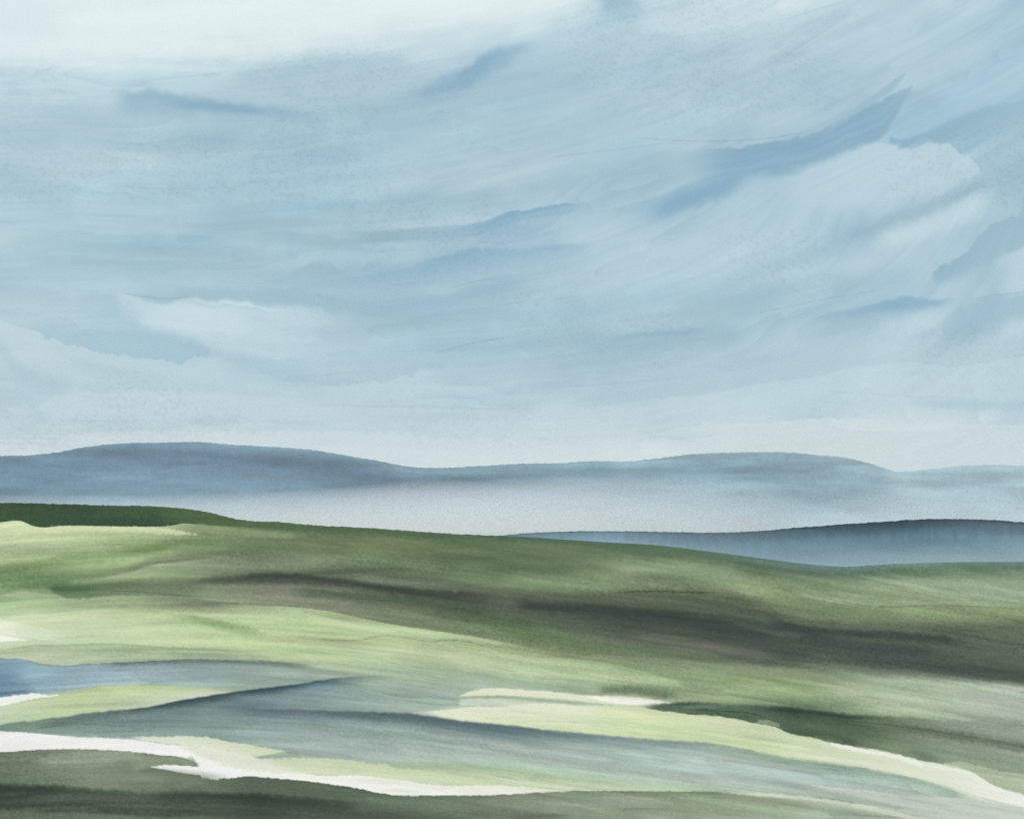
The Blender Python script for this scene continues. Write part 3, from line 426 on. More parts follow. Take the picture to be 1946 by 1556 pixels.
    W([(0,(236,240,230),(238,241,234)),(56,(230,236,218),(236,240,230))], [(-700,1200),(0,1205),(20,1208),(40,1212),(57,1215)], [(-700,1225),(0,1219),(20,1218),(40,1217),(57,1215.5)], st=1.5, sb=1.5, wob=1, rt=.06)
    W((228,236,212), [(-700,1176),(0,1178),(30,1182),(60,1188)], [(-700,1200),(0,1204),(40,1210),(60,1214)], st=6, sb=2, a=.8, fr=40); W((212,226,186), [(30,1184),(70,1190),(140,1202)], [(30,1206),(70,1214),(140,1222)], st=4, sb=2, a=.6, fr=60)
    # light green hump between pond and the grey-blue fold
    W([(-700,(184,206,158),(176,200,152)),(0,(180,202,156),(178,202,152)),(150,(176,202,132),(184,206,144)),(300,(172,200,126),(188,200,170)),(440,(180,200,150),(180,192,172))], [(-700,1365),(0,1341),(40,1333),(80,1326),(130,1319),(180,1306),(240,1302),(320,1302),(420,1307),(490,1309)], [(-700,1400),(0,1376),(100,1364),(200,1351),(280,1344),(340,1332),(400,1322),(490,1310)], st=12, sb=1.5, fr=70, wob=2.5, wl=9, rt=.04, seed=86)
    B((150,182,112), [(130,1318),(180,1312),(240,1308)], 6, a=.5, wob=2)
    W([(0,(238,240,238),(236,239,236)),(110,(236,239,234),(226,234,214))], [(-700,1345),(0,1325),(40,1320),(68,1317),(82,1319),(112,1320)], [(-700,1365),(0,1341),(30,1335),(60,1328),(112,1321)], st=1.5, sb=1.5, wob=2.5, wl=5, seed=87)
    # grey-blue fold
    W([(-700,(120,152,124),(128,158,132)),(0,(118,150,122),(128,158,134)),(120,(100,128,108),(134,162,144)),(300,(104,128,128),(138,160,154)),(480,(106,126,134),(144,168,164)),(650,(138,162,158),(150,175,164)),(800,(154,179,158),(156,180,160)),(1000,(158,184,162),(164,188,168))],
      [(-700,1410),(0,1376),(100,1364),(200,1351),(280,1344),(340,1332),(400,1322),(480,1310),(560,1304),(640,1300),(720,1312),(780,1336),(820,1354),(900,1368),(1000,1381)],
      [(-700,1380),(0,1389),(80,1394),(130,1398),(250,1400),(330,1398),(390,1399),(440,1408),(500,1418),(545,1427),(620,1440),(700,1448),(780,1460),(900,1462),(1000,1462)], st=5, sb=2.5, fr=300, wob=2.2, wl=14, rb=.05, streak=.1, seed=88)
    W([(480,(146,170,146),(150,174,150)),(700,(140,164,150),(142,166,150))], [(400,1268),(500,1266),(600,1272),(700,1282)], [(400,1320),(500,1308),(600,1300),(700,1296)], st=18, sb=2, a=.4, fl=60, fr=60)
    W([(240,(76,96,92),(104,124,120)),(330,(58,76,82),(96,116,122)),(480,(48,66,78),(92,110,126)),(600,(66,86,98),(112,138,156)),(720,(78,100,108),(130,156,160))], [(200,1351),(280,1343.5),(340,1331),(400,1321),(480,1309.5),(560,1300),(640,1288),(700,1284),(780,1286)], [(200,1358),(280,1352),(340,1344),(400,1336),(480,1326),(560,1312),(640,1304),(700,1298),(780,1296)], st=3.5, sb=14, fl=90, fr=220, wob=1.5, wl=14, seed=89)
    B((120,148,178), [(560,1312),(600,1308),(660,1304)], 14, a=.5); B((100,116,128), [(400,1338),(480,1332),(560,1330)], 30, a=.5, wob=5)
    B((92,114,114), [(60,1384),(100,1374),(160,1364),(240,1358)], 10, a=.6, ho=-.3); L([(60,1385),(120,1377),(190,1376),(270,1384)], k=.12, wob=1.2)
    B((150,174,182), [(420,1322),(500,1328),(600,1330)], 12, a=.35); B((112,138,142), [(150,1372),(260,1366),(380,1364)], 16, a=.35)
    # second dark stroke and the teal run beneath
    W([(380,(130,152,154),(146,170,162)),(600,(124,146,148),(156,180,166)),(780,(120,142,144),(164,188,166)),(960,(110,130,136),(170,194,168)),(1150,(130,150,146),(172,196,176)),(1350,(132,154,134),(168,190,172)),(1600,(134,162,144),(156,180,160)),(1800,(146,172,150),(176,194,168))],
      [(360,1344),(480,1350),(600,1352),(700,1354),(775,1356),(880,1370),(960,1377),(1060,1389),(1150,1396),(1250,1405),(1350,1412),(1440,1428),(1500,1440),(1600,1454),(1700,1470),(1830,1504)],
      [(360,1396),(480,1412),(600,1436),(700,1446),(775,1456),(880,1466),(960,1466),(1060,1472),(1150,1480),(1250,1488),(1350,1494),(1440,1498),(1500,1500),(1600,1506),(1700,1510),(1830,1512)], st=6, sb=34, a=.88, fl=160, fr=80, wob=2.6, wl=12, gam=.6, seed=90)
    W([(400,(106,120,130),(120,142,148)),(560,(92,102,114),(116,134,142)),(700,(76,88,98),(108,126,134)),(880,(70,84,96),(108,128,138)),(1000,(76,92,104),(112,134,142)),(1150,(104,122,128),(130,154,150)),(1400,(128,148,132),(146,172,158))],
      [(380,1350),(480,1348),(560,1348),(640,1350),(720,1353),(775,1355),(880,1370),(960,1378),(1060,1390),(1150,1397),(1250,1406),(1350,1413),(1450,1432)],
      [(380,1366),(480,1366),(560,1368),(640,1370),(720,1374),(775,1380),(880,1392),(960,1402),(1060,1410),(1150,1416),(1250,1424),(1350,1430),(1450,1444)], st=7, sb=24, a=.88, fl=130, fr=160, wob=2.2, wl=12, streak=.15, seed=91)
    B((116,152,172), [(480,1387),(540,1386),(590,1388)], 6, a=.3); B((128,152,150), [(640,1420),(720,1422),(800,1434)], 20, a=.4)
    B((172,198,188), [(1180,1442),(1300,1450),(1420,1462),(1500,1470)], 30, a=.5); B((160,186,182), [(1420,1466),(1500,1470),(1620,1484),(1760,1502)], 20, a=.5)
    # greens under the teal run
    W([(740,(148,176,126),(190,210,156)),(880,(150,178,118),(198,214,162)),(1050,(160,186,136),(196,213,162)),(1250,(176,198,164),(190,206,160)),(1420,(176,198,168),(168,190,140))], [(720,1452),(800,1450),(880,1452),(960,1458),(1060,1470),(1200,1480),(1420,1494)], [(720,1462),(800,1484),(880,1491),(960,1492),(1060,1499),(1200,1503),(1420,1504)], st=20, sb=3, a=.8, fl=40, fr=120, wob=5, wl=8, seed=92)
    W([(490,(206,220,176),(214,226,190)),(600,(202,218,166),(204,218,170)),(760,(196,214,160),(196,214,160)),(900,(194,212,156),(214,224,190))], [(486,1440),(520,1441),(560,1439),(610,1439),(680,1446),(710,1451),(730,1450),(750,1458),(790,1460),(900,1474)], [(486,1444),(520,1454),(560,1466),(610,1471),(680,1474),(760,1480),(820,1490),(900,1492)], st=2.5, sb=2.5, a=.95, fr=110, wob=3, wl=6, rt=.05, seed=93)
    W([(260,(214,224,196),(224,232,210)),(400,(206,220,184),(214,225,194)),(545,(196,212,156),(196,214,158))], [(240,1399),(300,1399),(390,1400),(440,1409),(500,1419),(548,1427)], [(240,1404),(300,1410),(390,1420),(440,1426),(490,1436),(548,1427.5)], st=1.5, sb=3, fl=40, wob=2.5, wl=5)
    W([(340,(226,232,214),(232,236,224)),(500,(214,224,196),(222,230,206))], [(330,1418),(400,1421),(450,1428),(500,1438),(530,1440)], [(330,1424),(400,1436),(450,1450),(500,1458),(530,1460)], st=4, sb=8, a=.8, fl=50, fr=30, wob=3)
    W([(460,(150,178,146),(160,184,156)),(560,(142,170,146),(146,174,140))], [(440,1444),(490,1437),(545,1428),(580,1430)], [(440,1445),(490,1442),(545,1438),(580,1438)], st=2, sb=2.5, a=.85, fl=30, fr=20)
    # the white stream: reflected sky painted as matte white
    W([(-700,(238,240,240),(238,240,240)),(300,(238,240,239),(238,240,238)),(700,(236,239,232),(238,240,238)),(960,(224,231,208),(234,238,230)),(1110,(212,223,184),(220,228,204))], RIVER_T, RIVER_B, st=2, sb=1, fr=60, wob=2.2, wl=5, seed=94)
    W((216,226,200), [(330,1412),(400,1420),(460,1430),(520,1450),(580,1466)], [(330,1418),(400,1444),(460,1462),(520,1468),(580,1470)], st=4, sb=9, a=.85, fl=40, fr=30, wob=4, wl=7); B((222,230,208), [(650,1484),(720,1482),(800,1488)], 10, a=.6, wob=3); B((208,220,206), [(700,1501),(760,1502),(820,1506)], 6, a=.6, wob=2)
    # near bank, with a tongue reaching into the stream
    W([(-700,(112,130,98),(90,104,80)),(0,(112,130,98),(96,110,84)),(150,(144,160,126),(92,108,80)),(300,(140,158,120),(84,100,74)),(480,(96,112,84),(86,98,76)),(700,(92,110,84),(96,110,86)),(900,(104,122,92),(104,120,94)),(1000,(134,150,116),(128,146,118)),(1300,(134,154,114),(150,168,136)),(1450,(150,168,130),(168,184,152)),(1700,(168,184,156),(170,186,158)),(2200,(168,184,156),(170,186,158))],
      [(-700,1446),(0,1429),(60,1425),(150,1423),(220,1426),(290,1433),(340,1447),(372,1470),(480,1475),(600,1486),(680,1498),(730,1508),(850,1511),(950,1510),(1040,1505),(1100,1503),(1200,1503),(1350,1504),(1450,1508),(1560,1516),(1650,1530),(1720,1548),(1800,1566),(2200,1600)],
      [(-700,1700),(2200,1700)], st=1.5, sb=1, wob=2, wl=6, rt=.22, streak=.08, seed=95, gam=.7)
    W([(290,(130,150,112),(150,168,128)),(378,(140,160,118),(136,156,112))], [(240,1428),(300,1434),(350,1440),(368,1446),(378,1452)], [(240,1470),(290,1457),(350,1455),(372,1457),(378,1453)], st=1.5, sb=1.5, rt=.2, rb=.12, wob=1.5, fl=30)
    W((238,240,238), [(287,1456),(310,1453),(350,1454),(376,1456),(400,1450)], [(287,1457),(310,1461),(350,1468),(376,1471),(400,1472)], st=1.5, sb=1.5, wob=1, fr=8)
    B((150,166,136), [(40,1448),(120,1446),(220,1440),(300,1442)], 14, a=.4, wob=4); B((96,116,82), [(250,1462),(350,1470),(450,1480)], 12, a=.4); B((140,158,126), [(60,1464),(200,1472),(340,1482)], 14, a=.4, wob=4)
    W([(-700,(54,70,50),(64,74,60)),(0,(56,74,52),(66,76,60)),(130,(62,84,58),(72,82,66)),(300,(82,96,72),(78,88,72)),(500,(60,70,56),(76,86,70)),(700,(64,72,58),(86,98,78)),(860,(96,106,86),(96,108,86))],
      [(-700,1484),(0,1490),(70,1490),(150,1496),(260,1504),(400,1506),(480,1508),(560,1514),(700,1524),(800,1530),(860,1534)], [(-700,1530),(0,1538),(100,1536),(200,1540),(300,1546),(400,1552),(500,1556),(600,1560),(700,1566),(860,1572)], st=12, sb=14, a=.85, fr=110, wob=4, wl=8, streak=.25, seed=96)
    B((44,54,42), [(-200,1498),(0,1498),(60,1500),(140,1500)], 12, a=.5, fl=1, wob=3); B((100,108,90), [(30,1522),(120,1516),(240,1518),(330,1522)], 14, a=.6, wob=4); B((56,66,54), [(40,1542),(160,1540),(260,1546),(380,1550)], 8, a=.5, wob=2)
    B((60,68,54), [(260,1512),(360,1510),(460,1516),(560,1522),(640,1528)], 14, a=.5, wob=3); W((104,124,92), [(-700,1545),(0,1540),(100,1544),(200,1549),(300,1556),(400,1562)], [(-700,1700),(400,1700)], st=4, sb=1, a=.7, fr=60)
    B((134,152,122), [(640,1530),(760,1528),(880,1530),(980,1524)], 26, a=.4); B((82,88,74), [(940,1552),(1040,1550),(1100,1548)], 10, a=.5); B((104,112,92), [(860,1546),(960,1544),(1060,1538)], 12, a=.4)
    # right foot: pale strokes
    B((112,138,96), [(1060,1507),(1180,1506),(1300,1507),(1400,1507)], 6, a=.6, wob=1); B((150,168,140), [(1000,1530),(1150,1522),(1300,1526)], 16, a=.4); L([(1100,1545),(1160,1538),(1260,1536)], k=.06); L([(1100,1512),(1250,1511),(1400,1516)], k=.06)
    W((204,214,186), [(1370,1504),(1440,1506),(1520,1511),(1600,1522),(1680,1536),(1760,1556)], [(1370,1504.5),(1440,1512),(1520,1518),(1600,1530),(1680,1545),(1760,1566)], st=2, sb=4, a=.85, wob=2, streak=.15)
    W([(1540,(196,208,180),(188,202,176)),(1750,(186,200,176),(194,206,188)),(1946,(196,208,188),(196,208,188)),(2200,(196,208,188),(196,208,188))], [(1540,1489),(1600,1496),(1680,1505),(1740,1515),(1780,1514),(1860,1520),(1946,1538),(2200,1590)], [(1540,1490),(1600,1506),(1680,1524),(1740,1540),(1860,1570),(2200,1640)], st=2, sb=10, a=.75, wob=3, wl=7)
    B((160,182,164), [(1640,1512),(1740,1524),(1840,1540)], 10, a=.45, streak=.3); L([(1560,1545),(1660,1550),(1720,1553)], k=.08)
    # long streaks along the slope, dried edges of overlapping washes, granulation
    mid = sstep(15, 60, (235 - C.mean(-1)))                      # bare paper-white stays clean
    F = C.copy()
    F *= (1 + .065 * fbm(x / 210., ty / 5.5, 161, 4) + .085 * fbm(x / 300., ty / 17., 162, 4) + .05 * fbm(x / 60., ty / 9., 163, 3))[..., None]
    layers(F, x, ty, 380., 30., 2.4, .06, 171, .6); layers(F, x, ty, 240., 17., 2.0, .04, 172, .5)
    hue = fbm(x / 200., ty / 14., 164, 3)[..., None]; F *= 1 + hue * np.array([.06, .0, .05])
    g = fbm(x / 2.8, y / 2.5, 141, 3); cl = fbm(x / 240., ty / 60., 144, 3)
    dk = .35 + .65 * sstep(60, 130, 235 - C.mean(-1)); F *= (1 + dk * (-.09 * sstep(.02, .5, g) * sstep(-.25, .3, cl) + .07 * sstep(.05, .5, -g)))[..., None]
    C = C + (F - C) * (.25 + .75 * mid)[..., None]
    # sober palette
    lum = (C * np.array([.3, .59, .11])).sum(-1, keepdims=True)
    C = lum + (C - lum) * .77
    C = C - 20 * np.clip(1 - lum / 165, 0, 1) ** .8 * np.clip(lum / 70, 0, 1) + 6 * np.clip(1 - np.abs(lum - 188) / 34, 0, 1)
    e2 = np.clip(C[..., 2] - C[..., 1] + 8, 0, 20) / 20 * (lum[..., 0] < 215); C[..., 0] -= 2 * e2; C[..., 1] += 4 * e2; C[..., 2] -= 2 * e2
    C[..., 0] -= 5 * np.clip(1 - lum[..., 0] / 130, 0, 1); hi = sstep(205, 228, lum[..., 0]); C[..., 0] += 2 * hi; C[..., 2] -= 4 * hi; C[..., 2] += 3 * np.clip((C[..., 1] - C[..., 2]) / 40, 0, 1); C[..., 1] -= 2 * np.clip((C[..., 1] - C[..., 2]) / 40, 0, 1)
    ex = np.clip(C[..., 2] - C[..., 1] - 8, 0, 99); C[..., 2] -= .25 * ex
    return C
# ---------------------------------------------------------------- geometry helpers
cp, sp_ = math.cos(PITCH), math.sin(PITCH)

def rays(px, py):
    """unit-horizontal directions: (dx, dy, slope) with dx^2+dy^2 = 1"""
    X = (px - 973.0) / FPX; Y = (778.0 - py) / FPX
    dx = X; dy = cp - Y * sp_; dz = sp_ + Y * cp
    h = np.sqrt(dx * dx + dy * dy)
    return dx / h, dy / h, dz / h

def lin(c):
    c = np.clip(c / 255.0, 0, 1)
    return np.where(c <= .04045, c / 12.92, ((c + .055) / 1.055) ** 2.4)

def link(name, V, quads, label, cat, mat, col=None, chart=None, kind='structure', smooth=True):
    me = bpy.data.meshes.new(name)
    n = len(V); q = len(quads)
    me.vertices.add(n); me.vertices.foreach_set('co', np.ascontiguousarray(V, np.float32).ravel())
    me.loops.add(q * 4); me.loops.foreach_set('vertex_index', np.ascontiguousarray(quads, np.int32).ravel())
    me.polygons.add(q); me.polygons.foreach_set('loop_start', np.arange(0, q * 4, 4, dtype=np.int32))
    me.polygons.foreach_set('loop_total', np.full(q, 4, np.int32))
    if smooth: me.polygons.foreach_set('use_smooth', np.ones(q, bool))
    me.update(calc_edges=True)
    if col is not None:
        a = me.color_attributes.new('pigment', 'FLOAT_COLOR', 'POINT')
        a.data.foreach_set('color', np.concatenate([col, np.ones((n, 1))], 1).astype(np.float32).ravel())
    if chart is not None:
        a = me.attributes.new('chart', 'FLOAT_VECTOR', 'POINT')
        a.data.foreach_set('vector', np.concatenate([chart / 100.0, np.zeros((n, 1))], 1).astype(np.float32).ravel())
    me.materials.append(mat)
    o = bpy.data.objects.new(name, me); scene.collection.objects.link(o)
    o['label'] = label; o['category'] = cat; o['kind'] = kind
    return o

def quads(rows, cols):
    i = np.arange(rows - 1)[:, None] * cols + np.arange(cols - 1)[None, :]
    i = i.ravel()
    return np.stack([i, i + 1, i + 1 + cols, i + cols], 1)

def pigment_material(name, gain=1.0, grain=.10, emit=False, coarse=.05, tint=(1, 1, 1)):
    m = bpy.data.materials.new(name); m.use_nodes = True; t = m.node_tree; t.nodes.clear()
    N = t.nodes.new; Lk = t.links.new
    at = N('ShaderNodeAttribute'); at.attribute_name = 'pigment'
    ch = N('ShaderNodeAttribute'); ch.attribute_name = 'chart'
    def noise(scale, det, rough):
        n = N('ShaderNodeTexNoise'); n.inputs['Scale'].default_value = scale; n.inputs['Detail'].default_value = det
        n.inputs['Roughness'].default_value = rough; Lk(ch.outputs['Vector'], n.inputs['Vector']); return n.outputs['Fac']
    def math_(op, a, b=None, c=None):
        n = N('ShaderNodeMath'); n.operation = op
        for k, v in enumerate((a, b, c)):
            if v is None: continue
            if isinstance(v, (int, float)): n.inputs[k].default_value = v
            else: Lk(v, n.inputs[k])
        return n.outputs[0]
    f = math_('MULTIPLY', math_('SUBTRACT', noise(30, 2, .7), .5), grain * 2)
    # paper tooth: pits that hold pigment, stronger in patches
    g = math_('SUBTRACT', noise(15, 3, .65), .5)
    patch = math_('MULTIPLY', math_('SUBTRACT', noise(.9, 2, .5), .25), coarse * 5)
    f = math_('ADD', math_('ADD', f, math_('MULTIPLY', g, patch)), 1.0)
    s = N('ShaderNodeVectorMath'); s.operation = 'SCALE'; Lk(at.outputs['Vector'], s.inputs[0])
    Lk(math_('MULTIPLY', f, gain), s.inputs['Scale'])
    v = N('ShaderNodeVectorMath'); v.operation = 'MULTIPLY'; Lk(s.outputs[0], v.inputs[0]); v.inputs[1].default_value = tint
    o = N('ShaderNodeOutputMaterial')
    if emit:
        e = N('ShaderNodeEmission'); Lk(v.outputs[0], e.inputs['Color']); Lk(e.outputs[0], o.inputs['Surface'])
    else:
        b = N('ShaderNodeBsdfPrincipled'); b.inputs['Roughness'].default_value = .95
        b.inputs['Specular IOR Level'].default_value = .08
        Lk(v.outputs[0], b.inputs['Base Color']); Lk(b.outputs[0], o.inputs['Surface'])
    return m

def axis(lo, hi, f0, f1, fine, coarse):
    a = np.arange(f0, f1 + fine, fine)
    l = f0 - np.cumsum(coarse * 1.12 ** np.arange(200)); l = l[l > lo][::-1]
    r = a[-1] + np.cumsum(coarse * 1.12 ** np.arange(200)); r = r[r < hi]
    return np.concatenate([[lo], l, a, r, [hi]])

# ---------------------------------------------------------------- sky
M_SKY = pigment_material('sky_wash', 1.0, SKY_GRAIN, emit=True, coarse=.022)
M_SKY.cycles.emission_sampling = 'NONE'      # a broad even source: found well enough by scattered rays
R_SKY = 30000.0
px = axis(-2600, 4500, -40, 1986, 2.6, 12); py = axis(-2900, 1150, -20, 910, 2.0, 10)
PX, PY = np.meshgrid(px, py)
dx, dy, dz = rays(PX, PY); L = np.sqrt(1 + dz * dz)
V = np.stack([dx / L, dy / L, dz / L], -1).reshape(-1, 3) * R_SKY + EYE
link('sky', V, quads(len(py), len(px)), 'pale blue sky with white cloud and long darker blue streaks', 'sky', M_SKY,
     lin(paint_sky(PX, PY)).reshape(-1, 3), np.stack([PX, PY], -1).reshape(-1, 2))

# ---------------------------------------------------------------- land
GAIN = 1.0 / LAND_LIGHT
M_LAND = pigment_material('grass_wash', GAIN, LAND_GRAIN, tint=LAND_TINT)
M_HILL = pigment_material('slate_haze_wash', GAIN, .16, coarse=.10, tint=HILL_TINT)  # slate blue; the near hill's pale foot is painted mist

# foot line of the dark hill-top strip = skyline of the meadow at the left
RIDGE = [(-700,988),(0,992),(44,991),(60,998),(130,998.5),(200,999.5),(280,1000.5),(322,999),(345,995),(400,998),(470,1002),(600,1009),(700,1010),(800,1013),(900,1017),(960,1018.5)] + CREST[17:]

SMOOTH_RIDGE = [(-700,992),(0,994),(300,998),(600,1006),(900,1016),(1200,1033),(1400,1054),(1600,1070),(1946,1067),(2700,1060)]

def near_r(px, py):
    """horizontal distance of the meadow surface seen at a chart point: a broad bowl with low folds"""
    top = curve(SMOOTH_RIDGE, px); s = np.clip((py - top) / (1556 - top), -.04, 1.3)
    s = s + .010 * fbm(px / 420. + 3, py / 60., 201, 2) * np.clip(s * 4, 0, 1)
    return (600 + 40 * np.sin(px / 330.)) * np.exp(-2.40 * s)

def place(PX, PY, R, lift=0.0):
    dx, dy, sl = rays(PX, PY)
    V = np.stack([dx * R, dy * R, sl * R], -1) + EYE
    V[..., 2] += lift
    return V

pxn = axis(-700, 2690, -30, 1976, 1.9, 10)
n_in = 330
t = np.concatenate([np.linspace(0, 1, n_in) ** 1.0, 1 + np.arange(1, 16) * .02])
ridge = curve(RIDGE, pxn)
PY = ridge[None, :] + (1556 - ridge)[None, :] * t[:, None]; PX = np.broadcast_to(pxn, PY.shape)
R = near_r(PX, PY); V = place(PX, PY, R)
# the ground goes on under the camera
last = V[-1]; under = []
for k in (.8, .6, .4, .2, .02):
    u = last.copy(); u[:, :2] *= k; u[:, 2] = (EYE[2] - 1.9) * (1 - k) + last[:, 2] * k; under.append(u)
# and falls away behind the ridge to the valley floor
back = []
d = V[0, :, :2] / np.linalg.norm(V[0, :, :2], axis=1, keepdims=True)
for rr, zz in ((360, 0.0), (250, .25), (140, .62), (60, .9), (22, .985)):
    b = V[0].copy(); b[:, :2] += d * rr; b[:, 2] = (V[0, :, 2] + 1) * zz - 1; back.append(b)
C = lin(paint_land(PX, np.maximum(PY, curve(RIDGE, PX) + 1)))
allV = np.concatenate([np.array(back), V, np.array(under)]); nr = len(allV)
allC = np.concatenate([np.repeat(C[:1], 5, 0), C, np.repeat(C[-1:], 5, 0)])
chx = np.broadcast_to(pxn, (nr, len(pxn))); chy = np.concatenate([PY[0] - np.array([250, 180, 100, 50, 20])[:, None], PY, PY[-1] + np.arange(1, 6)[:, None] * 60])
link('meadow', allV.reshape(-1, 3), quads(nr, len(pxn)), 'wide sloping green meadow banded with painted cloud shadow and blue grey folds', 'meadow', M_LAND,
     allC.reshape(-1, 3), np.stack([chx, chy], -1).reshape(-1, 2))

def ribbon(name, T, B, x0, x1, label, cat, rows, lift):
    px = np.arange(x0, x1, 2.0); v = np.linspace(0.04, .96, rows)
    a = curve(T, px); b = np.maximum(curve(B, px), a + .6); q = sstep(0, 130, np.minimum(px - x0, x1 - px)); mid = (a + b) / 2; a = mid + (a - mid) * q; b = mid + (b - mid) * q + .2
    PY = a + (b - a) * v[:, None]; PX = np.broadcast_to(px, PY.shape)
    V = place(PX, PY, near_r(PX, PY), lift)
    link(name, V.reshape(-1, 3), quads(rows, len(px)), label, cat, M_LAND, lin(paint_land(PX, PY)).reshape(-1, 3), np.stack([PX, PY], -1).reshape(-1, 2))

ribbon('river', RIVER_T, RIVER_B, -400, 1105, 'white stream winding along the near green bank, lower left', 'river', 30, .006)
ribbon('pond', POND_T, POND_B, -400, 560, 'dusty blue water lying under the olive shore at the left edge', 'pond', 34, .012)
ribbon('path', BAND_T, BAND_B, 1120, 2150, 'pale track curving down to the lower right corner', 'path', 44, .008)

def ridge_hill(name, crest, rc, rf, label, cat, mat, colf, x0, x1, back=500., bulge=1.6, step=2.6):
    px = axis(x0, x1, max(x0 + 1, -30), min(x1 - 1, 1976), step, 14)
    c = curve(crest, px)
    rcv = rc(px); dxx, dyy, sl = rays(px, c)
    zc = EYE[2] + sl * rcv
    t = np.linspace(0, 1, 70)
    rows = []
    for k in t:                                   # crest down to the foot, convex
        r = rcv - (rcv - rf(px)) * k; z = zc + (-1.0 - zc) * k ** bulge
        if k == 0: z = z + 1.3 * fbm(px / 5., px * 0, 7, 3) * rcv / FPX
        rows.append(np.stack([dxx * r, dyy * r, z], -1))
    bk = [np.stack([dxx * (rcv + back * q), dyy * (rcv + back * q), zc * (1 - q * q) - q], -1) for q in (1, .75, .5, .25, .1)]
    V = np.array(bk + rows); V[:, :, :2] += EYE[:2]
    # chart row of each point
    D = V - EYE; h = np.hypot(D[..., 0], D[..., 1])
    CY = HORIZON - FPX * D[..., 2] / h; CX = np.broadcast_to(px, CY.shape)
    CY = np.where(np.arange(len(V))[:, None] < 5, CY[5] - 3, CY)
    link(name, V.reshape(-1, 3), quads(len(V), len(px)), label, cat, mat, lin(colf(CX, CY)).reshape(-1, 3), np.stack([CX, CY], -1).reshape(-1, 2))

ridge_hill('green_hill', [(p[0], p[1]) for p in CREST[:17]], lambda x: 760 + 0 * x, lambda x: 640 + 0 * x, 'dark green hilltop above the light meadow, upper left of the land', 'hill', M_LAND,
           lambda x, y: paint_land(x, np.clip(y, curve(CREST, x) + 1, curve(RIDGE, x) - 2)), -700, 955, bulge=1.0, back=250)

BLUE = [(900,1024),(940,1019),(1000,1013),(1050,1010.5),(1120,1009),(1200,1009.5),(1280,1011),(1350,1012),(1400,1011),(1450,1008),(1520,1002),(1600,996),(1700,989.5),(1760,986),(1820,986),(1900,989),(1946,992),(2200,1004),(2690,1030)]
def blue_col(x, y):
    c = curve(BLUE, x); d = y - c
    C = gridcol([900, 1150, 1350, 1500, 1700, 1850, 1946, 2690], [0, 30, 90], HILL_B, x, d)  # paler down the slope: mist painted into the hill colour
    C = C * (1 + .10 * fbm(x / 6., y / 26., 303, 3) * np.exp(-((d - 18) / 22.) ** 2) + .06 * fbm(x / 90., y / 14., 304, 3))[..., None]
    C = C * (1 - .35 * np.exp(-np.maximum(d, 0) / 1.5))[..., None]
    return C
ridge_hill('blue_hill', BLUE, lambda x: 1700 + .06 * (x - 1500), lambda x: 1250 + 0 * x, 'slate blue hill behind the green slope at the right', 'hill', M_HILL, blue_col, 905, 2690, bulge=1.25)

FAR = [(-900,900),(-200,872),(-60,866),(0,866),(60,865),(110,859),(160,850),(220,843),(300,841),(380,840),(430,844),(500,848),(600,856),(660,866),(720,876),(780,887),(830,889),(900,886),(1000,881),(1060,880),(1140,876),(1190,877),(1250,871),(1320,863),(1400,860),(1480,859),(1560,865),(1620,872),(1670,886),(1700,895),(1760,892),(1820,886),(1900,884),(1946,885),(2300,900),(2900,880)]
def far_col(x, y):
    d = y - curve(FAR, x)
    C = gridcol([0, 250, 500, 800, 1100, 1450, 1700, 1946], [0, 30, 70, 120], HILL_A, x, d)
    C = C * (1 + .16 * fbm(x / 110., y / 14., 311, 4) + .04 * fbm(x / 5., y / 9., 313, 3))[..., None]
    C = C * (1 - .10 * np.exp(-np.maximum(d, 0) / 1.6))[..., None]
    return C
def far_r(x): return 4300 - 200 * np.cos((x - 300) / 500.)
ridge_hill('hills', FAR, far_r, lambda x: far_r(x) - 950, 'long slate blue hills rising from white mist along the skyline', 'hills', M_HILL, far_col, -900, 2900, back=1400, bulge=1.15)

M_FLOOR = bpy.data.materials.new('valley_grass'); M_FLOOR.use_nodes = True
b = M_FLOOR.node_tree.nodes['Principled BSDF']; b.inputs['Roughness'].default_value = 1; b.inputs['Specular IOR Level'].default_value = .05
nz = M_FLOOR.node_tree.nodes.new('ShaderNodeTexNoise'); nz.inputs['Scale'].default_value = .004; nz.inputs['Detail'].default_value = 6
tc = M_FLOOR.node_tree.nodes.new('ShaderNodeTexCoord'); M_FLOOR.node_tree.links.new(tc.outputs['Object'], nz.inputs['Vector'])
rp = M_FLOOR.node_tree.nodes.new('ShaderNodeValToRGB'); rp.color_ramp.elements[0].color = (.10, .16, .08, 1); rp.color_ramp.elements[1].color = (.20, .27, .14, 1)
rp.color_ramp.elements[0].position = .35; rp.color_ramp.elements[1].position = .65
M_FLOOR.node_tree.links.new(nz.outputs['Fac'], rp.inputs[0]); M_FLOOR.node_tree.links.new(rp.outputs[0], b.inputs['Base Color'])
gx = np.linspace(-7000, 7000, 15); gy = np.linspace(-800, 9000, 15); GXX, GYY = np.meshgrid(gx, gy)
link('ground', np.stack([GXX, GYY, 0 * GXX], -1).reshape(-1, 3), quads(15, 15), 'flat green valley floor under the mist between the hills', 'ground', M_FLOOR)

# ---------------------------------------------------------------- mist lying in the valleys, and the air
def volume_material(name, density, color=(1, 1, 1), aniso=0.0):
    m = bpy.data.materials.new(name); m.use_nodes = True; t = m.node_tree; t.nodes.clear()
    v = t.nodes.new('ShaderNodeVolumePrincipled'); v.inputs['Density'].default_value = density; v.inputs['Color'].default_value = (*color, 1)
    v.inputs['Anisotropy'].default_value = aniso
    o = t.nodes.new('ShaderNodeOutputMaterial'); t.links.new(v.outputs[0], o.inputs['Volume'])
    return m

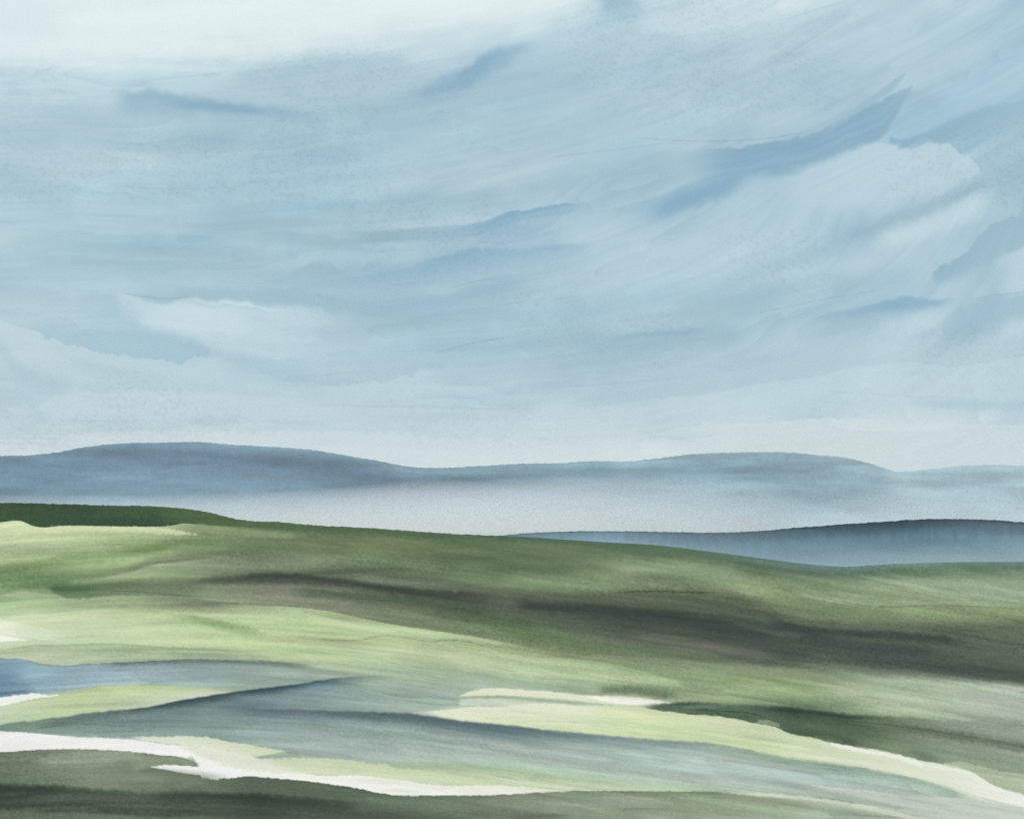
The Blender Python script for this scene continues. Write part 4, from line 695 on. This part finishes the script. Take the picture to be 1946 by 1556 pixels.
def mist_bank(name, label, x0, x1, profile, mat, n=90):
    """closed bank: per column a front toe, a sloping front that rises to its top against the hill, and a back wall"""
    px = np.linspace(x0, x1, n); P = profile(px)          # list of (r, z) rings, going round
    dxx, dyy, _ = rays(px, px * 0 + HORIZON)
    V = np.array([np.stack([dxx * r, dyy * r, z + 0 * r], -1) for r, z in P]); V[:, :, :2] += EYE[:2]
    k = len(P); Q = []
    for i in range(k):
        j = (i + 1) % k
        a = np.arange(n - 1)
        Q.append(np.stack([i * n + a, j * n + a, j * n + a + 1, i * n + a + 1], 1))
    Q = np.concatenate(Q)
    o = link(name, V.reshape(-1, 3), Q, label, 'mist', mat, kind='stuff', smooth=False)
    import bmesh
    bm = bmesh.new(); bm.from_mesh(o.data); bm.verts.ensure_lookup_table()
    for s in (0, n - 1): bm.faces.new([bm.verts[i * n + s] for i in range(k)])
    bmesh.ops.recalc_face_normals(bm, faces=bm.faces[:]); bm.to_mesh(o.data); bm.free()
    return o

def z_at(py, r): return EYE[2] + (HORIZON - py) / FPX * r
def bank_far(px):
    top = np.interp(px, *zip(*MIST_TOP)); fr = np.interp(px, *zip(*MIST_FRONT))
    rc = far_r(px); zt = z_at(top, rc - 300)
    rings = [(fr, 1.0 + 0 * px)]
    for q in (.15, .3, .45, .6, .75, .88):
        rings.append((fr + (rc - 150 - fr) * q, 1 + (zt - 1) * q ** MIST_POW))
    rings.append((rc - 150, zt)); rings.append((rc + 40, zt)); rings.append((rc + 40, 1.0 + 0 * px))
    return rings
mist_bank('mist', 'white mist lying along the foot of the far blue hills', -500, 2500, bank_far, volume_material('valley_mist', MIST_D, MIST_C), n=120)
def bank_near(px):
    top = np.interp(px, *zip(*MIST2_TOP)); rc = 1650 + 0 * px; zt = z_at(top, rc); fr = 900 + 0 * px
    return [(fr, 1.0 + 0 * px), (fr + (rc - fr) * .5, 1 + (zt - 1) * .5), (rc, zt), (rc + 60, zt), (rc + 60, 1.0 + 0 * px)]
mist_bank('mist', 'thin grey blue mist in the hollow before the slate blue hill', 700, 2500, bank_near, volume_material('hollow_mist', MIST2_D, (.86, .96, 1.0)), n=60)

me = bpy.data.meshes.new('haze')
X0, X1, Y0, Y1, Z0, Z1 = -7300, 7300, -1000, 9300, -2.5, 620
vs = [(x, y, z) for x in (X0, X1) for y in (Y0, Y1) for z in (Z0, Z1)]
me.from_pydata(vs, [], [(0, 1, 3, 2), (4, 6, 7, 5), (0, 4, 5, 1), (2, 3, 7, 6), (0, 2, 6, 4), (1, 5, 7, 3)]); me.update()
me.materials.append(volume_material('air', HAZE_D, HAZE_C))
o = bpy.data.objects.new('haze', me); scene.collection.objects.link(o)
o['label'] = 'pale thin haze filling the air over the whole valley'; o['category'] = 'haze'; o['kind'] = 'stuff'
